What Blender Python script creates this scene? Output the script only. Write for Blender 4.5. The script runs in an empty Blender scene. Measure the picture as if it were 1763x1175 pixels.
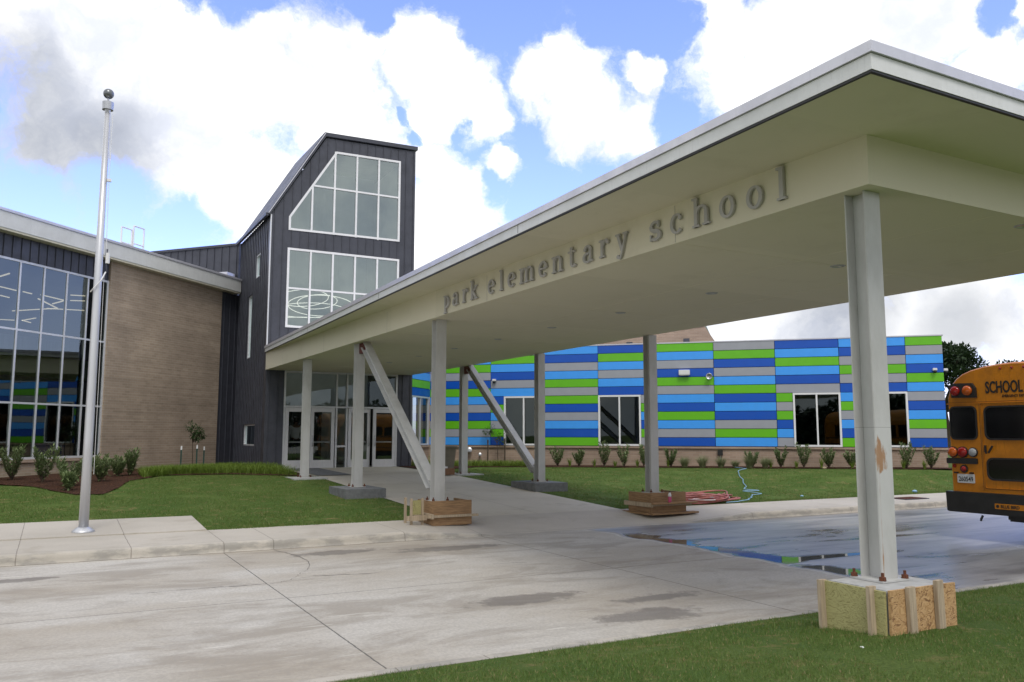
import bpy, bmesh, math, random
from mathutils import Vector, Matrix, noise
from mathutils.geometry import tessellate_polygon
random.seed(7)
R = math.radians
S = bpy.context.scene
COL = S.collection

# ------------------------------------------------------------------ camera
cd = bpy.data.cameras.new('camera'); cam = bpy.data.objects.new('camera', cd); COL.objects.link(cam)
rt = Vector((0.8780622, -0.47854456, 0.00137094)); up = Vector((-0.05490851, -0.09790272, 0.99368009)); fw = Vector((0.47538598, 0.8725882, 0.11224085))
m = Matrix((rt, up, -fw)).transposed().to_4x4(); m.translation = Vector((0, 0, 1.25)); cam.matrix_world = m
cd.lens = 29.192; cd.sensor_width = 36; cd.clip_end = 5000; cd.clip_start = 0.05
S.camera = cam

# ------------------------------------------------------------------ world: sky and clouds
SUN_AZ, SUN_EL = R(196), R(56)          # azimuth clockwise from +Y
w = bpy.data.worlds.new('World'); S.world = w; w.use_nodes = True
nt = w.node_tree; N = nt.nodes; Lk = nt.links; N.clear()
def nn(t, **k):
    n = N.new(t)
    for a, b in k.items(): setattr(n, a, b)
    return n
def lk(a, b): Lk.new(a, b)
def mth(op, a, b=None, c=None, clamp=False):
    n = nn('ShaderNodeMath', operation=op, use_clamp=clamp)
    for i, v in enumerate((a, b, c)):
        if v is None: continue
        if isinstance(v, (int, float)): n.inputs[i].default_value = v
        else: lk(v, n.inputs[i])
    return n.outputs[0]
def smooth(v, a, b, o0=0., o1=1.):
    n = nn('ShaderNodeMapRange', interpolation_type='SMOOTHSTEP'); lk(v, n.inputs[0])
    for i, q in enumerate((a, b, o0, o1)): n.inputs[i + 1].default_value = q
    return n.outputs[0]
tc = nn('ShaderNodeTexCoord'); sky = nn('ShaderNodeTexSky', sky_type='NISHITA'); sky.sun_disc = False
sky.sun_elevation = SUN_EL; sky.sun_rotation = SUN_AZ; sky.air_density = 1.0; sky.dust_density = 0.6; sky.ozone_density = 1.4
dirv = tc.outputs['Generated']
def wnoise(vec, sc, det, rough=0.55, off=(0, 0, 0)):
    mp = nn('ShaderNodeMapping'); mp.inputs['Location'].default_value = off; lk(vec, mp.inputs[0])
    n = nn('ShaderNodeTexNoise'); n.inputs['Scale'].default_value = sc; n.inputs['Detail'].default_value = det; n.inputs['Roughness'].default_value = rough
    lk(mp.outputs[0], n.inputs['Vector']); return n
nz = wnoise(dirv, 9, 6, .6)
sub = nn('ShaderNodeVectorMath', operation='SUBTRACT'); lk(nz.outputs['Color'], sub.inputs[0]); sub.inputs[1].default_value = (.5, .5, .5)
scl = nn('ShaderNodeVectorMath', operation='SCALE'); lk(sub.outputs[0], scl.inputs[0]); scl.inputs['Scale'].default_value = .10
wrp = nn('ShaderNodeVectorMath', operation='ADD'); lk(dirv, wrp.inputs[0]); lk(scl.outputs[0], wrp.inputs[1])
def blobs(lst, vec):
    acc = None
    for x, y, z, r in lst:
        d = nn('ShaderNodeVectorMath', operation='DISTANCE'); lk(vec, d.inputs[0]); d.inputs[1].default_value = (x, y, z)
        v = mth('MULTIPLY_ADD', d.outputs['Value'], -1.0 / (r * 1.0), 1.0)
        acc = v if acc is None else mth('MAXIMUM', acc, v)
    return acc
CL = [(-0.021,0.917,0.399,0.092),(0.067,0.921,0.384,0.1),(0.159,0.906,0.391,0.094),(0.243,0.886,0.395,0.084),(0.274,0.896,0.35,0.079),(-0.006,0.945,0.327,0.085),(0.095,0.943,0.319,0.085),(0.17,0.945,0.279,0.078),(0.204,0.948,0.244,0.05),(0.348,0.835,0.425,0.056),(0.384,0.833,0.397,0.05),(0.37,0.851,0.373,0.04),(0.414,0.833,0.368,0.034),(0.481,0.775,0.409,0.056),(0.513,0.776,0.367,0.053),(0.56,0.75,0.353,0.04),(0.472,0.759,0.449,0.02),(0.558,0.724,0.406,0.022),(0.44,0.839,0.319,0.022),(0.37,0.871,0.311,0.04),(0.412,0.874,0.26,0.05),(0.378,0.898,0.226,0.083),(0.278,0.852,0.443,0.034),(0.172,0.885,0.432,0.037),(0.650,0.652,0.404,0.07),(0.687,0.589,0.426,0.085),(0.744,0.526,0.412,0.074),(0.8,0.472,0.371,0.045),(0.605,0.65,0.46,0.031),(0.745,0.655,0.124,0.095),(0.817,0.561,0.137,0.085),(0.677,0.722,0.141,0.064),(0.859,0.501,0.107,0.055),(-0.056,0.91,0.411,0.062),(0.797,0.438,0.416,0.019)]
GR = [(-0.036,0.955,0.294,0.115),(0.02,0.953,0.3,0.09),(-0.058,0.937,0.344,0.08),(0.763,0.629,0.148,0.1),(0.833,0.54,0.116,0.08)]
fld = blobs(CL, wrp.outputs[0])
nd = wnoise(wrp.outputs[0], 11, 12, .70, (3, 1, 2))
HO = [(0.139, 0.879, 0.457, 0.051), (0.1, 0.891, 0.443, 0.023), (0.414, 0.777, 0.474, 0.071), (0.292, 0.834, 0.469, 0.029), (0.566, 0.691, 0.449, 0.038), (0.595, 0.72, 0.357, 0.039), (0.463, 0.817, 0.344, 0.031), (0.398, 0.847, 0.352, 0.019), (0.042, 0.965, 0.259, 0.049), (-0.033, 0.968, 0.249, 0.043), (0.119, 0.965, 0.234, 0.037), (0.643, 0.638, 0.423, 0.017), (0.786, 0.46, 0.414, 0.023), (0.348, 0.872, 0.345, 0.015), (0.511, 0.817, 0.267, 0.062), (0.439, 0.852, 0.287, 0.024), (0.52, 0.715, 0.468, 0.038), (0.417, 0.796, 0.438, 0.02), (0.333, 0.867, 0.371, 0.011)]
hole = mth('MAXIMUM', blobs(HO, wrp.outputs[0]), 0.0)
fld = mth('SUBTRACT', mth('ADD', fld, .06), mth('MULTIPLY', hole, 1.1))
fld = mth('MULTIPLY_ADD', mth('SUBTRACT', nd.outputs['Fac'], .5), 2.0, fld)
wp = wnoise(wrp.outputs[0], 24, 8, .7, (7, 7, 1)); wisp = mth('MULTIPLY', smooth(wp.outputs['Fac'], .50, .72), smooth(fld, -.55, .05, 0., .55))
cov_v = mth('MAXIMUM', smooth(fld, -.22, .50), wisp)
# the sky outside the part seen: loose broken cloud
ng = wnoise(dirv, 2.6, 8, .6, (5, 2, 8)); cov_g = smooth(ng.outputs['Fac'], .28, .44)
dd = nn('ShaderNodeVectorMath', operation='DOT_PRODUCT'); lk(dirv, dd.inputs[0]); dd.inputs[1].default_value = (0.4754, 0.8726, 0.11)
front = smooth(dd.outputs['Value'], .60, .74)
mixc = nn('ShaderNodeMix', data_type='FLOAT'); lk(front, mixc.inputs[0]); lk(cov_g, mixc.inputs[2]); lk(cov_v, mixc.inputs[3])
grey = smooth(blobs(GR, wrp.outputs[0]), -.25, .9)
nb = wnoise(wrp.outputs[0], 5, 6, .55, (9, 4, 1))
greyn = mth('MULTIPLY', grey, smooth(nb.outputs['Fac'], .2, .7, .75, 1.))
# behind the camera the cloud is thicker and greyer
back = smooth(dd.outputs['Value'], .45, .0)
eastd = nn('ShaderNodeVectorMath', operation='DISTANCE'); lk(wrp.outputs[0], eastd.inputs[0]); eastd.inputs[1].default_value = (.97, -.06, .24)
east = mth('MULTIPLY', smooth(mth('MULTIPLY_ADD', mth('SUBTRACT', nd.outputs['Fac'], .5), .5, eastd.outputs['Value']), .50, .30), .62)
cov = mth('MULTIPLY', mth('MAXIMUM', mixc.outputs[0], back), mth('SUBTRACT', 1.0, east))
greyb = mth('MULTIPLY', back, smooth(nb.outputs['Fac'], .3, .7, .25, .75))
greyt = mth('MAXIMUM', greyn, greyb)
cc = nn('ShaderNodeMix', data_type='RGBA'); lk(greyt, cc.inputs[0]); cc.inputs[6].default_value = (8.3, 8.3, 8.3, 1); cc.inputs[7].default_value = (3.8, 3.95, 4.25, 1)
shn = wnoise(wrp.outputs[0], 7, 8, .6, (2, 9, 4)); shd = nn('ShaderNodeMix', data_type='RGBA', blend_type='MULTIPLY'); lk(smooth(shn.outputs['Fac'], .42, .68), shd.inputs[0]); lk(cc.outputs[2], shd.inputs[6]); shd.inputs[7].default_value = (.66, .69, .77, 1)
# sky tint: the blue of the photograph is light
sm = nn('ShaderNodeMix', data_type='RGBA', blend_type='MULTIPLY'); sm.inputs[0].default_value = 1; lk(sky.outputs[0], sm.inputs[6]); sm.inputs[7].default_value = (1.6, 1.52, 2.35, 1)
fin = nn('ShaderNodeMix', data_type='RGBA'); lk(cov, fin.inputs[0]); lk(sm.outputs[2], fin.inputs[6]); lk(shd.outputs[2], fin.inputs[7])
bg = nn('ShaderNodeBackground'); bg.inputs[1].default_value = 0.1; lk(fin.outputs[2], bg.inputs[0])
wo = nn('ShaderNodeOutputWorld'); lk(bg.outputs[0], wo.inputs[0])

# ------------------------------------------------------------------ sun (veiled by cloud)
sl = bpy.data.lights.new('sun', 'SUN'); sl.energy = 1.0; sl.angle = R(22); sl.color = (1, .96, .9)
so = bpy.data.objects.new('sun', sl); COL.objects.link(so)
sd = Vector((math.sin(SUN_AZ) * math.cos(SUN_EL), math.cos(SUN_AZ) * math.cos(SUN_EL), math.sin(SUN_EL)))
so.rotation_euler = sd.to_track_quat('Z', 'Y').to_euler(); so.location = sd * 60
S.view_settings.view_transform = 'Standard'; S.view_settings.look = 'None'; S.view_settings.exposure = 0.74; S.view_settings.gamma = 1
S.cycles.max_bounces = 10; S.cycles.transparent_max_bounces = 24

# ================================================================== materials
class Mat:
    """small helper round one material's nodes"""
    def __init__(s, name, base=(.5, .5, .5), rough=.6, metal=0., spec=.5, coord='Object'):
        s.m = bpy.data.materials.new(name); s.m.use_nodes = True; s.nt = s.m.node_tree; s.n = s.nt.nodes
        s.b = s.n['Principled BSDF']; s.b.inputs['Base Color'].default_value = (*base, 1); s.b.inputs['Roughness'].default_value = rough
        s.b.inputs['Metallic'].default_value = metal; s.b.inputs['Specular IOR Level'].default_value = spec
        s.tc = s.n.new('ShaderNodeTexCoord'); s.geo = s.n.new('ShaderNodeNewGeometry')
        s.v = s.geo.outputs['Position'] if coord == 'World' else s.tc.outputs[coord]
    def l(s, a, b): s.nt.links.new(a, b)
    def noise(s, sc, det=4, rough=.55, scale3=(1, 1, 1), vec=None, dist=0.):
        mp = s.n.new('ShaderNodeMapping'); mp.inputs['Scale'].default_value = scale3; s.l(vec or s.v, mp.inputs[0])
        t = s.n.new('ShaderNodeTexNoise'); t.inputs['Scale'].default_value = sc; t.inputs['Detail'].default_value = det; t.inputs['Roughness'].default_value = rough; t.inputs['Distortion'].default_value = dist
        s.l(mp.outputs[0], t.inputs['Vector']); return t.outputs['Fac']
    def math(s, op, a, b=None, c=None, clamp=False):
        n = s.n.new('ShaderNodeMath'); n.operation = op; n.use_clamp = clamp
        for i, v in enumerate((a, b, c)):
            if v is None: continue
            if isinstance(v, (int, float)): n.inputs[i].default_value = v
            else: s.l(v, n.inputs[i])
        return n.outputs[0]
    def map(s, v, a, b, c=0., d=1., smooth=True):
        n = s.n.new('ShaderNodeMapRange'); n.interpolation_type = 'SMOOTHSTEP' if smooth else 'LINEAR'; s.l(v, n.inputs[0])
        for i, q in enumerate((a, b, c, d)): n.inputs[i + 1].default_value = q
        return n.outputs[0]
    def mix(s, f, a, b, mode='MIX'):
        n = s.n.new('ShaderNodeMix'); n.data_type = 'RGBA'; n.blend_type = mode
        for i, v in ((0, f), (6, a), (7, b)):
            if isinstance(v, (int, float)): n.inputs[i].default_value = v
            elif isinstance(v, tuple): n.inputs[i].default_value = (*v, 1) if len(v) == 3 else v
            else: s.l(v, n.inputs[i])
        return n.outputs[2]
    def xyz(s, vec=None):
        n = s.n.new('ShaderNodeSeparateXYZ'); s.l(vec or s.v, n.inputs[0]); return n.outputs
    def color(s, c): s.l(c, s.b.inputs['Base Color']) if not isinstance(c, tuple) else setattr(s.b.inputs['Base Color'], 'default_value', (*c, 1)); return s
    def rough(s, r): s.l(r, s.b.inputs['Roughness']); return s
    def bump(s, h, strength=.3, dist=.01):
        n = s.n.new('ShaderNodeBump'); n.inputs['Strength'].default_value = strength; n.inputs['Distance'].default_value = dist; s.l(h, n.inputs['Height']); s.l(n.outputs[0], s.b.inputs['Normal']); return s

def varied(name, a, b, sc=6., rough=.6, metal=0., det=5, scale3=(1, 1, 1), bump=0., coord='Object', bsc=60., spec=.5, lo=.3, hi=.7):
    m = Mat(name, a, rough, metal, spec, coord); f = m.map(m.noise(sc, det, .6, scale3), lo, hi); m.color(m.mix(f, a, b))
    if bump: m.bump(m.noise(bsc, 4, .6), bump, .01)
    return m.m

def paint(name, c, rough=.45, dirt=.12, metal=0.):
    m = Mat(name, c, rough, metal)
    d = tuple(x * (1 - dirt) * .95 for x in c)
    f = m.map(m.noise(2.2, 6, .65), .35, .7); g = m.map(m.noise(25, 4, .6, (1, 1, .15)), .45, .75)
    m.color(m.mix(m.math('MAXIMUM', f, g), c, d)); m.rough(m.map(f, 0, 1, rough, min(1, rough + .12))); return m.m

M = {}
def soffit():
    m = Mat('cream_soffit_panel', (.70, .66, .52), .75); x, y, z = m.xyz(); a = m.math('FLOOR', m.math('DIVIDE', y, 2.4)); wn_ = m.n.new('ShaderNodeTexWhiteNoise'); wn_.noise_dimensions = '1D'; m.l(a, wn_.inputs['W'])
    c = m.mix(wn_.outputs['Value'], (.71, .67, .53), (.66, .625, .49)); c = m.mix(m.math('MULTIPLY', m.map(m.noise(1.3, 6, .65), .5, .75), .5), c, (.60, .56, .43)); c = m.mix(m.math('MULTIPLY', m.map(m.noise(9, 5, .7, (1, .25, 1)), .62, .75), .25), c, (.50, .46, .34)); m.color(c); m.bump(m.noise(2.5, 3, .5), .12, .01); return m.m
M['cream'] = soffit()
M['fascia'] = paint('pale_grey_fascia_metal', (.70, .71, .70), .45, .06)
M['coping'] = paint('silver_coping_metal', (.62, .62, .68), .30, .05, .3)
M['black'] = varied('black_rubber', (.012, .012, .013), (.02, .02, .02), 8, .5)
M['shadowgap'] = varied('dark_joint_sealant', (.02, .02, .02), (.03, .03, .03), 8, .8)
M['metal_dark'] = paint('charcoal_seamed_metal', (.068, .072, .092), .42, .22, .15)
M['frame'] = paint('anodised_aluminium_frame', (.70, .71, .74), .38, .05, .35)
M['frame_white'] = paint('white_window_frame', (.82, .82, .84), .4, .04)
M['letter'] = paint('brushed_grey_letter_metal', (.46, .45, .44), .45, .1, .0)
M['door'] = paint('satin_aluminium_door', (.70, .70, .72), .42, .06, .3)
M['steel'] = varied('galvanised_steel', (.55, .56, .58), (.42, .43, .45), 4, .35, .85, scale3=(1, 1, .1))
M['pole'] = varied('satin_aluminium_pole', (.66, .67, .70), (.52, .53, .56), 5, .42, .55, scale3=(1, 1, .08))
M['interior'] = varied('interior_plaster', (.66, .70, .68), (.58, .62, .60), 2, .9)
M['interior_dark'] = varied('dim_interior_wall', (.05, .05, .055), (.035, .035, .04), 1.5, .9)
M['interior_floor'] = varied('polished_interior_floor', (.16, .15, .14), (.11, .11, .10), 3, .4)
M['lime'] = varied('lime_green_paint', (.22, .45, .02), (.19, .40, .02), 3, .6)
M['blue_plastic'] = varied('blue_plastic', (.02, .06, .35), (.02, .05, .28), 3, .4)
M['grey_concrete'] = varied('smooth_grey_footing_concrete', (.20, .205, .21), (.14, .145, .15), 9, .85, bump=.25)
M['pale_concrete'] = varied('pale_footing_concrete', (.46, .46, .45), (.36, .36, .35), 9, .85, bump=.3)
M['rust'] = varied('rusty_bolt_iron', (.16, .05, .02), (.07, .025, .015), 40, .85, bump=.4)
M['primer'] = varied('red_oxide_primer', (.14, .045, .035), (.09, .03, .03), 20, .8)
M['wood_pale'] = varied('weathered_pine_stake', (.50, .40, .28), (.34, .27, .19), 5, .75, scale3=(8, 8, .6), bump=.3)
M['wood_tan'] = varied('tan_formwork_board', (.36, .22, .11), (.22, .13, .065), 4, .75, scale3=(1, 1, 9), bump=.3)
M['trunk'] = varied('young_tree_bark', (.11, .08, .055), (.06, .045, .03), 20, .9, bump=.5)
M['stakeg'] = varied('green_steel_stake', (.02, .07, .05), (.015, .05, .04), 9, .6)
M['white_plastic'] = paint('white_plastic', (.78, .78, .78), .4, .05)
M['bin'] = varied('beige_plastic_bin', (.22, .19, .14), (.18, .155, .115), 4, .55)
M['cardboard'] = varied('brown_cardboard', (.24, .13, .07), (.19, .10, .055), 6, .85)
M['hose'] = varied('faded_red_hose_rubber', (.45, .16, .13), (.33, .10, .085), 3, .5)
M['cord'] = varied('pale_blue_cord', (.25, .42, .62), (.30, .50, .70), 9, .6)
M['rock'] = varied('tan_stone', (.42, .33, .22), (.28, .22, .16), 8, .9, bump=.5)
M['skin'] = varied('skin', (.20, .11, .07), (.18, .10, .065), 8, .55)
M['hair'] = varied('dark_hair', (.015, .012, .01), (.02, .015, .012), 20, .6)
M['shirt'] = varied('white_shirt_cotton', (.75, .76, .78), (.68, .69, .72), 9, .85)
M['trousers'] = varied('black_trousers', (.02, .02, .025), (.03, .03, .035), 9, .85)

# pale wood OSB / plywood
def osb():
    m = Mat('osb_strand_board', (.45, .27, .12), .8)
    n = m.n.new('ShaderNodeTexVoronoi'); n.inputs['Scale'].default_value = 42; n.distance = 'MANHATTAN'
    mp = m.n.new('ShaderNodeMapping'); mp.inputs['Scale'].default_value = (1, 1, 2.4)
    w_ = m.n.new('ShaderNodeVectorMath'); w_.operation = 'ADD'; nz_ = m.n.new('ShaderNodeTexNoise'); nz_.inputs['Scale'].default_value = 9; m.l(m.v, nz_.inputs[0])
    sc_ = m.n.new('ShaderNodeVectorMath'); sc_.operation = 'SCALE'; sc_.inputs['Scale'].default_value = .18; m.l(nz_.outputs['Color'], sc_.inputs[0]); m.l(m.v, w_.inputs[0]); m.l(sc_.outputs[0], w_.inputs[1]); m.l(w_.outputs[0], mp.inputs[0]); m.l(mp.outputs[0], n.inputs['Vector'])
    sp = m.xyz(n.outputs['Color']); c = m.mix(sp[0], (.40, .23, .095), (.58, .38, .19)); c = m.mix(m.map(sp[1], .75, .95), c, (.22, .115, .05)); m.color(c)
    m.bump(sp[2], .3, .004); return m.m
M['osb'] = osb()
def ply():
    m = Mat('treated_plywood', (.40, .36, .14), .75)
    n = m.noise(2.4, 3, .5, (1.2, 1.2, 3.0), dist=1.8); r = m.math('FRACT', m.math('MULTIPLY', n, 13)); r = m.map(r, .0, .5)
    r2 = m.map(m.noise(40, 3, .5, (1, 1, 8)), .3, .7)
    c = m.mix(r, (.19, .17, .055), (.40, .37, .16)); c = m.mix(m.math('MULTIPLY', r2, .35), c, (.46, .44, .22))
    k = m.n.new('ShaderNodeTexVoronoi'); k.inputs['Scale'].default_value = 4.2; m.l(m.v, k.inputs['Vector'])
    c = m.mix(m.map(k.outputs['Distance'], .045, .02), c, (.05, .03, .02)); m.color(c); return m.m
M['ply'] = ply()

# brick in the wall's own x/z plane
def brick(name, c1, c2, mortar, bw=.24, bh=.0813, coord='Object', bands=True):
    m = Mat(name, c1, .88, coord=coord); x, y, z = m.xyz()
    cb = m.n.new('ShaderNodeCombineXYZ'); m.l(m.math('ADD', x, m.math('MULTIPLY', y, 1.0)), cb.inputs[0]); m.l(z, cb.inputs[1])
    b = m.n.new('ShaderNodeTexBrick'); m.l(cb.outputs[0], b.inputs['Vector']); b.inputs['Scale'].default_value = 1
    b.inputs['Brick Width'].default_value = bw; b.inputs['Row Height'].default_value = bh; b.inputs['Mortar Size'].default_value = .006; b.inputs['Mortar Smooth'].default_value = .2; b.inputs['Bias'].default_value = 0
    b.inputs['Color1'].default_value = (*c1, 1); b.inputs['Color2'].default_value = (*c2, 1); b.inputs['Mortar'].default_value = (*mortar, 1)
    st = m.map(m.noise(.7, 4, .6), .3, .75, .82, 1.08); hs = m.map(m.noise(1, 3, .6, (.25, .25, 14)), .3, .7, .88, 1.1)
    mul = m.mix(1.0, b.outputs['Color'], m.mix(0., (1, 1, 1), (1, 1, 1)), 'MULTIPLY')
    vm = m.n.new('ShaderNodeVectorMath'); vm.operation = 'SCALE'; m.l(b.outputs['Color'], vm.inputs[0]); m.l(m.math('MULTIPLY', st, hs), vm.inputs['Scale'])
    m.color(vm.outputs[0]); m.bump(m.math('MULTIPLY', b.outputs['Fac'], -1), .5, .008); return m.m
M['brick'] = brick('taupe_brick', (.42, .325, .245), (.35, .27, .20), (.43, .38, .32))
M['brick_pale'] = brick('pale_brown_brick', (.42, .31, .235), (.36, .26, .195), (.42, .35, .29))

# coloured cladding panel
def panel(name, c):
    m = Mat(name, c, .35, .0, .5); f = m.map(m.noise(3, 5, .6), .3, .75)
    ln = m.noise(1, 2, .5, (.3, .3, 160)); c2 = tuple(min(1, x * .90) for x in c)
    m.color(m.mix(m.math('MULTIPLY', f, .6), c, c2)); m.rough(m.map(f, 0, 1, .3, .42)); m.bump(ln, .12, .003); return m.m
PC = {'D': panel('deep_blue_cladding', (.002, .085, .50)), 'L': panel('light_blue_cladding', (.055, .36, .98)), 'G': panel('lime_green_cladding', (.135, .50, .010)), 'S': panel('silver_grey_cladding', (.34, .355, .40))}

# glass: partly clear, mirror-like at grazing angles
def glass(name, tint=(.55, .62, .62), refl=.16, ior=1.5):
    mt = bpy.data.materials.new(name); mt.use_nodes = True; n = mt.node_tree.nodes; l = mt.node_tree.links; n.clear()
    tr = n.new('ShaderNodeBsdfTransparent'); tr.inputs[0].default_value = (*tint, 1); gl = n.new('ShaderNodeBsdfGlossy'); gl.inputs['Roughness'].default_value = .015; gl.inputs['Color'].default_value = (.82, .93, .91, 1)
    nz_ = n.new('ShaderNodeTexNoise'); nz_.inputs['Scale'].default_value = .8; tc_ = n.new('ShaderNodeTexCoord'); l.new(tc_.outputs['Object'], nz_.inputs[0])
    bp = n.new('ShaderNodeBump'); bp.inputs['Strength'].default_value = .03; bp.inputs['Distance'].default_value = .05; l.new(nz_.outputs['Fac'], bp.inputs['Height']); l.new(bp.outputs[0], gl.inputs['Normal'])
    fr = n.new('ShaderNodeFresnel'); fr.inputs[0].default_value = ior; a = n.new('ShaderNodeMath'); a.operation = 'ADD'; a.use_clamp = True; a.inputs[1].default_value = refl; l.new(fr.outputs[0], a.inputs[0])
    mx = n.new('ShaderNodeMixShader'); l.new(a.outputs[0], mx.inputs[0]); l.new(tr.outputs[0], mx.inputs[1]); l.new(gl.outputs[0], mx.inputs[2]); o = n.new('ShaderNodeOutputMaterial'); l.new(mx.outputs[0], o.inputs[0]); return mt
M['glass'] = glass('clear_window_glass', (.34, .39, .38), .09); M['glass_tower'] = glass('tower_window_glass', (.66, .74, .72), .27); M['glass_dark'] = glass('tinted_window_glass', (.30, .33, .33), .02); M['glass_door'] = glass('door_glass', (.72, .75, .74), .05)
def emit(name, c, s):
    mt = bpy.data.materials.new(name); mt.use_nodes = True; b = mt.node_tree.nodes['Principled BSDF']; b.inputs['Emission Color'].default_value = (*c, 1); b.inputs['Emission Strength'].default_value = s; b.inputs['Base Color'].default_value = (.8, .8, .8, 1); return mt
M['lamp'] = emit('lit_lamp_diffuser', (1, .80, .58), .75); M['lamp_ring'] = emit('lit_ring_diffuser', (1, .93, .82), .75)

# column paint: grey-white, chipped, rust runs
def colpaint():
    m = Mat('chipped_column_paint', (.42, .42, .41), .5); f = m.map(m.noise(3, 6, .65, (1, 1, .4)), .35, .7); c = m.mix(f, (.54, .54, .53), (.45, .45, .43))
    s = m.map(m.noise(14, 5, .7, (1, 1, .5), dist=.5), .70, .76); c = m.mix(m.math('MULTIPLY', s, .55), c, (.20, .13, .07)); m.color(c); return m
cp = colpaint(); M['column'] = cp.m
def colrust():
    m = colpaint(); m.m.name = 'rust_stained_column_paint'; x, y, z = m.xyz(); c0 = m.b.inputs['Base Color'].links[0].from_socket
    # rust blotch on the south face below a joint, with a run under it  (object space: x across, z up)
    e = m.math('ADD', x, .075); n = m.noise(20, 6, .75, (1.6, 1, .35)); n2 = m.noise(6, 4, .6, (1, 1, .3))
    blot = m.math('MULTIPLY', m.map(z, .90, .98), m.map(z, 1.26, 1.08)); wdt = m.math('MULTIPLY_ADD', blot, .075, .007)
    band = m.map(m.math('SUBTRACT', m.math('DIVIDE', m.math('ABSOLUTE', m.math('SUBTRACT', e, m.math('MULTIPLY', blot, .03))), wdt), m.math('MULTIPLY', m.math('SUBTRACT', n, .5), 4.5)), 1.2, .3)
    band = m.math('MULTIPLY', band, m.map(m.math('ADD', y, .0935), .002, -.002, 0, 1)); band = m.math('MULTIPLY', band, m.map(z, 1.27, 1.22)); band = m.math('MULTIPLY', band, m.map(m.math('ADD', n2, m.math('MULTIPLY', blot, .3)), .35, .55, .1, 1))
    c = m.mix(m.math('MULTIPLY', band, .9, clamp=True), c0, m.mix(n2, (.22, .085, .025), (.45, .25, .10))); j = m.map(m.math('ABSOLUTE', m.math('SUBTRACT', z, 1.32)), .0015, .003, .5, 0); m.color(m.mix(j, c, (.1, .1, .1))); return m.m
M['column_rust'] = colrust()

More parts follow.
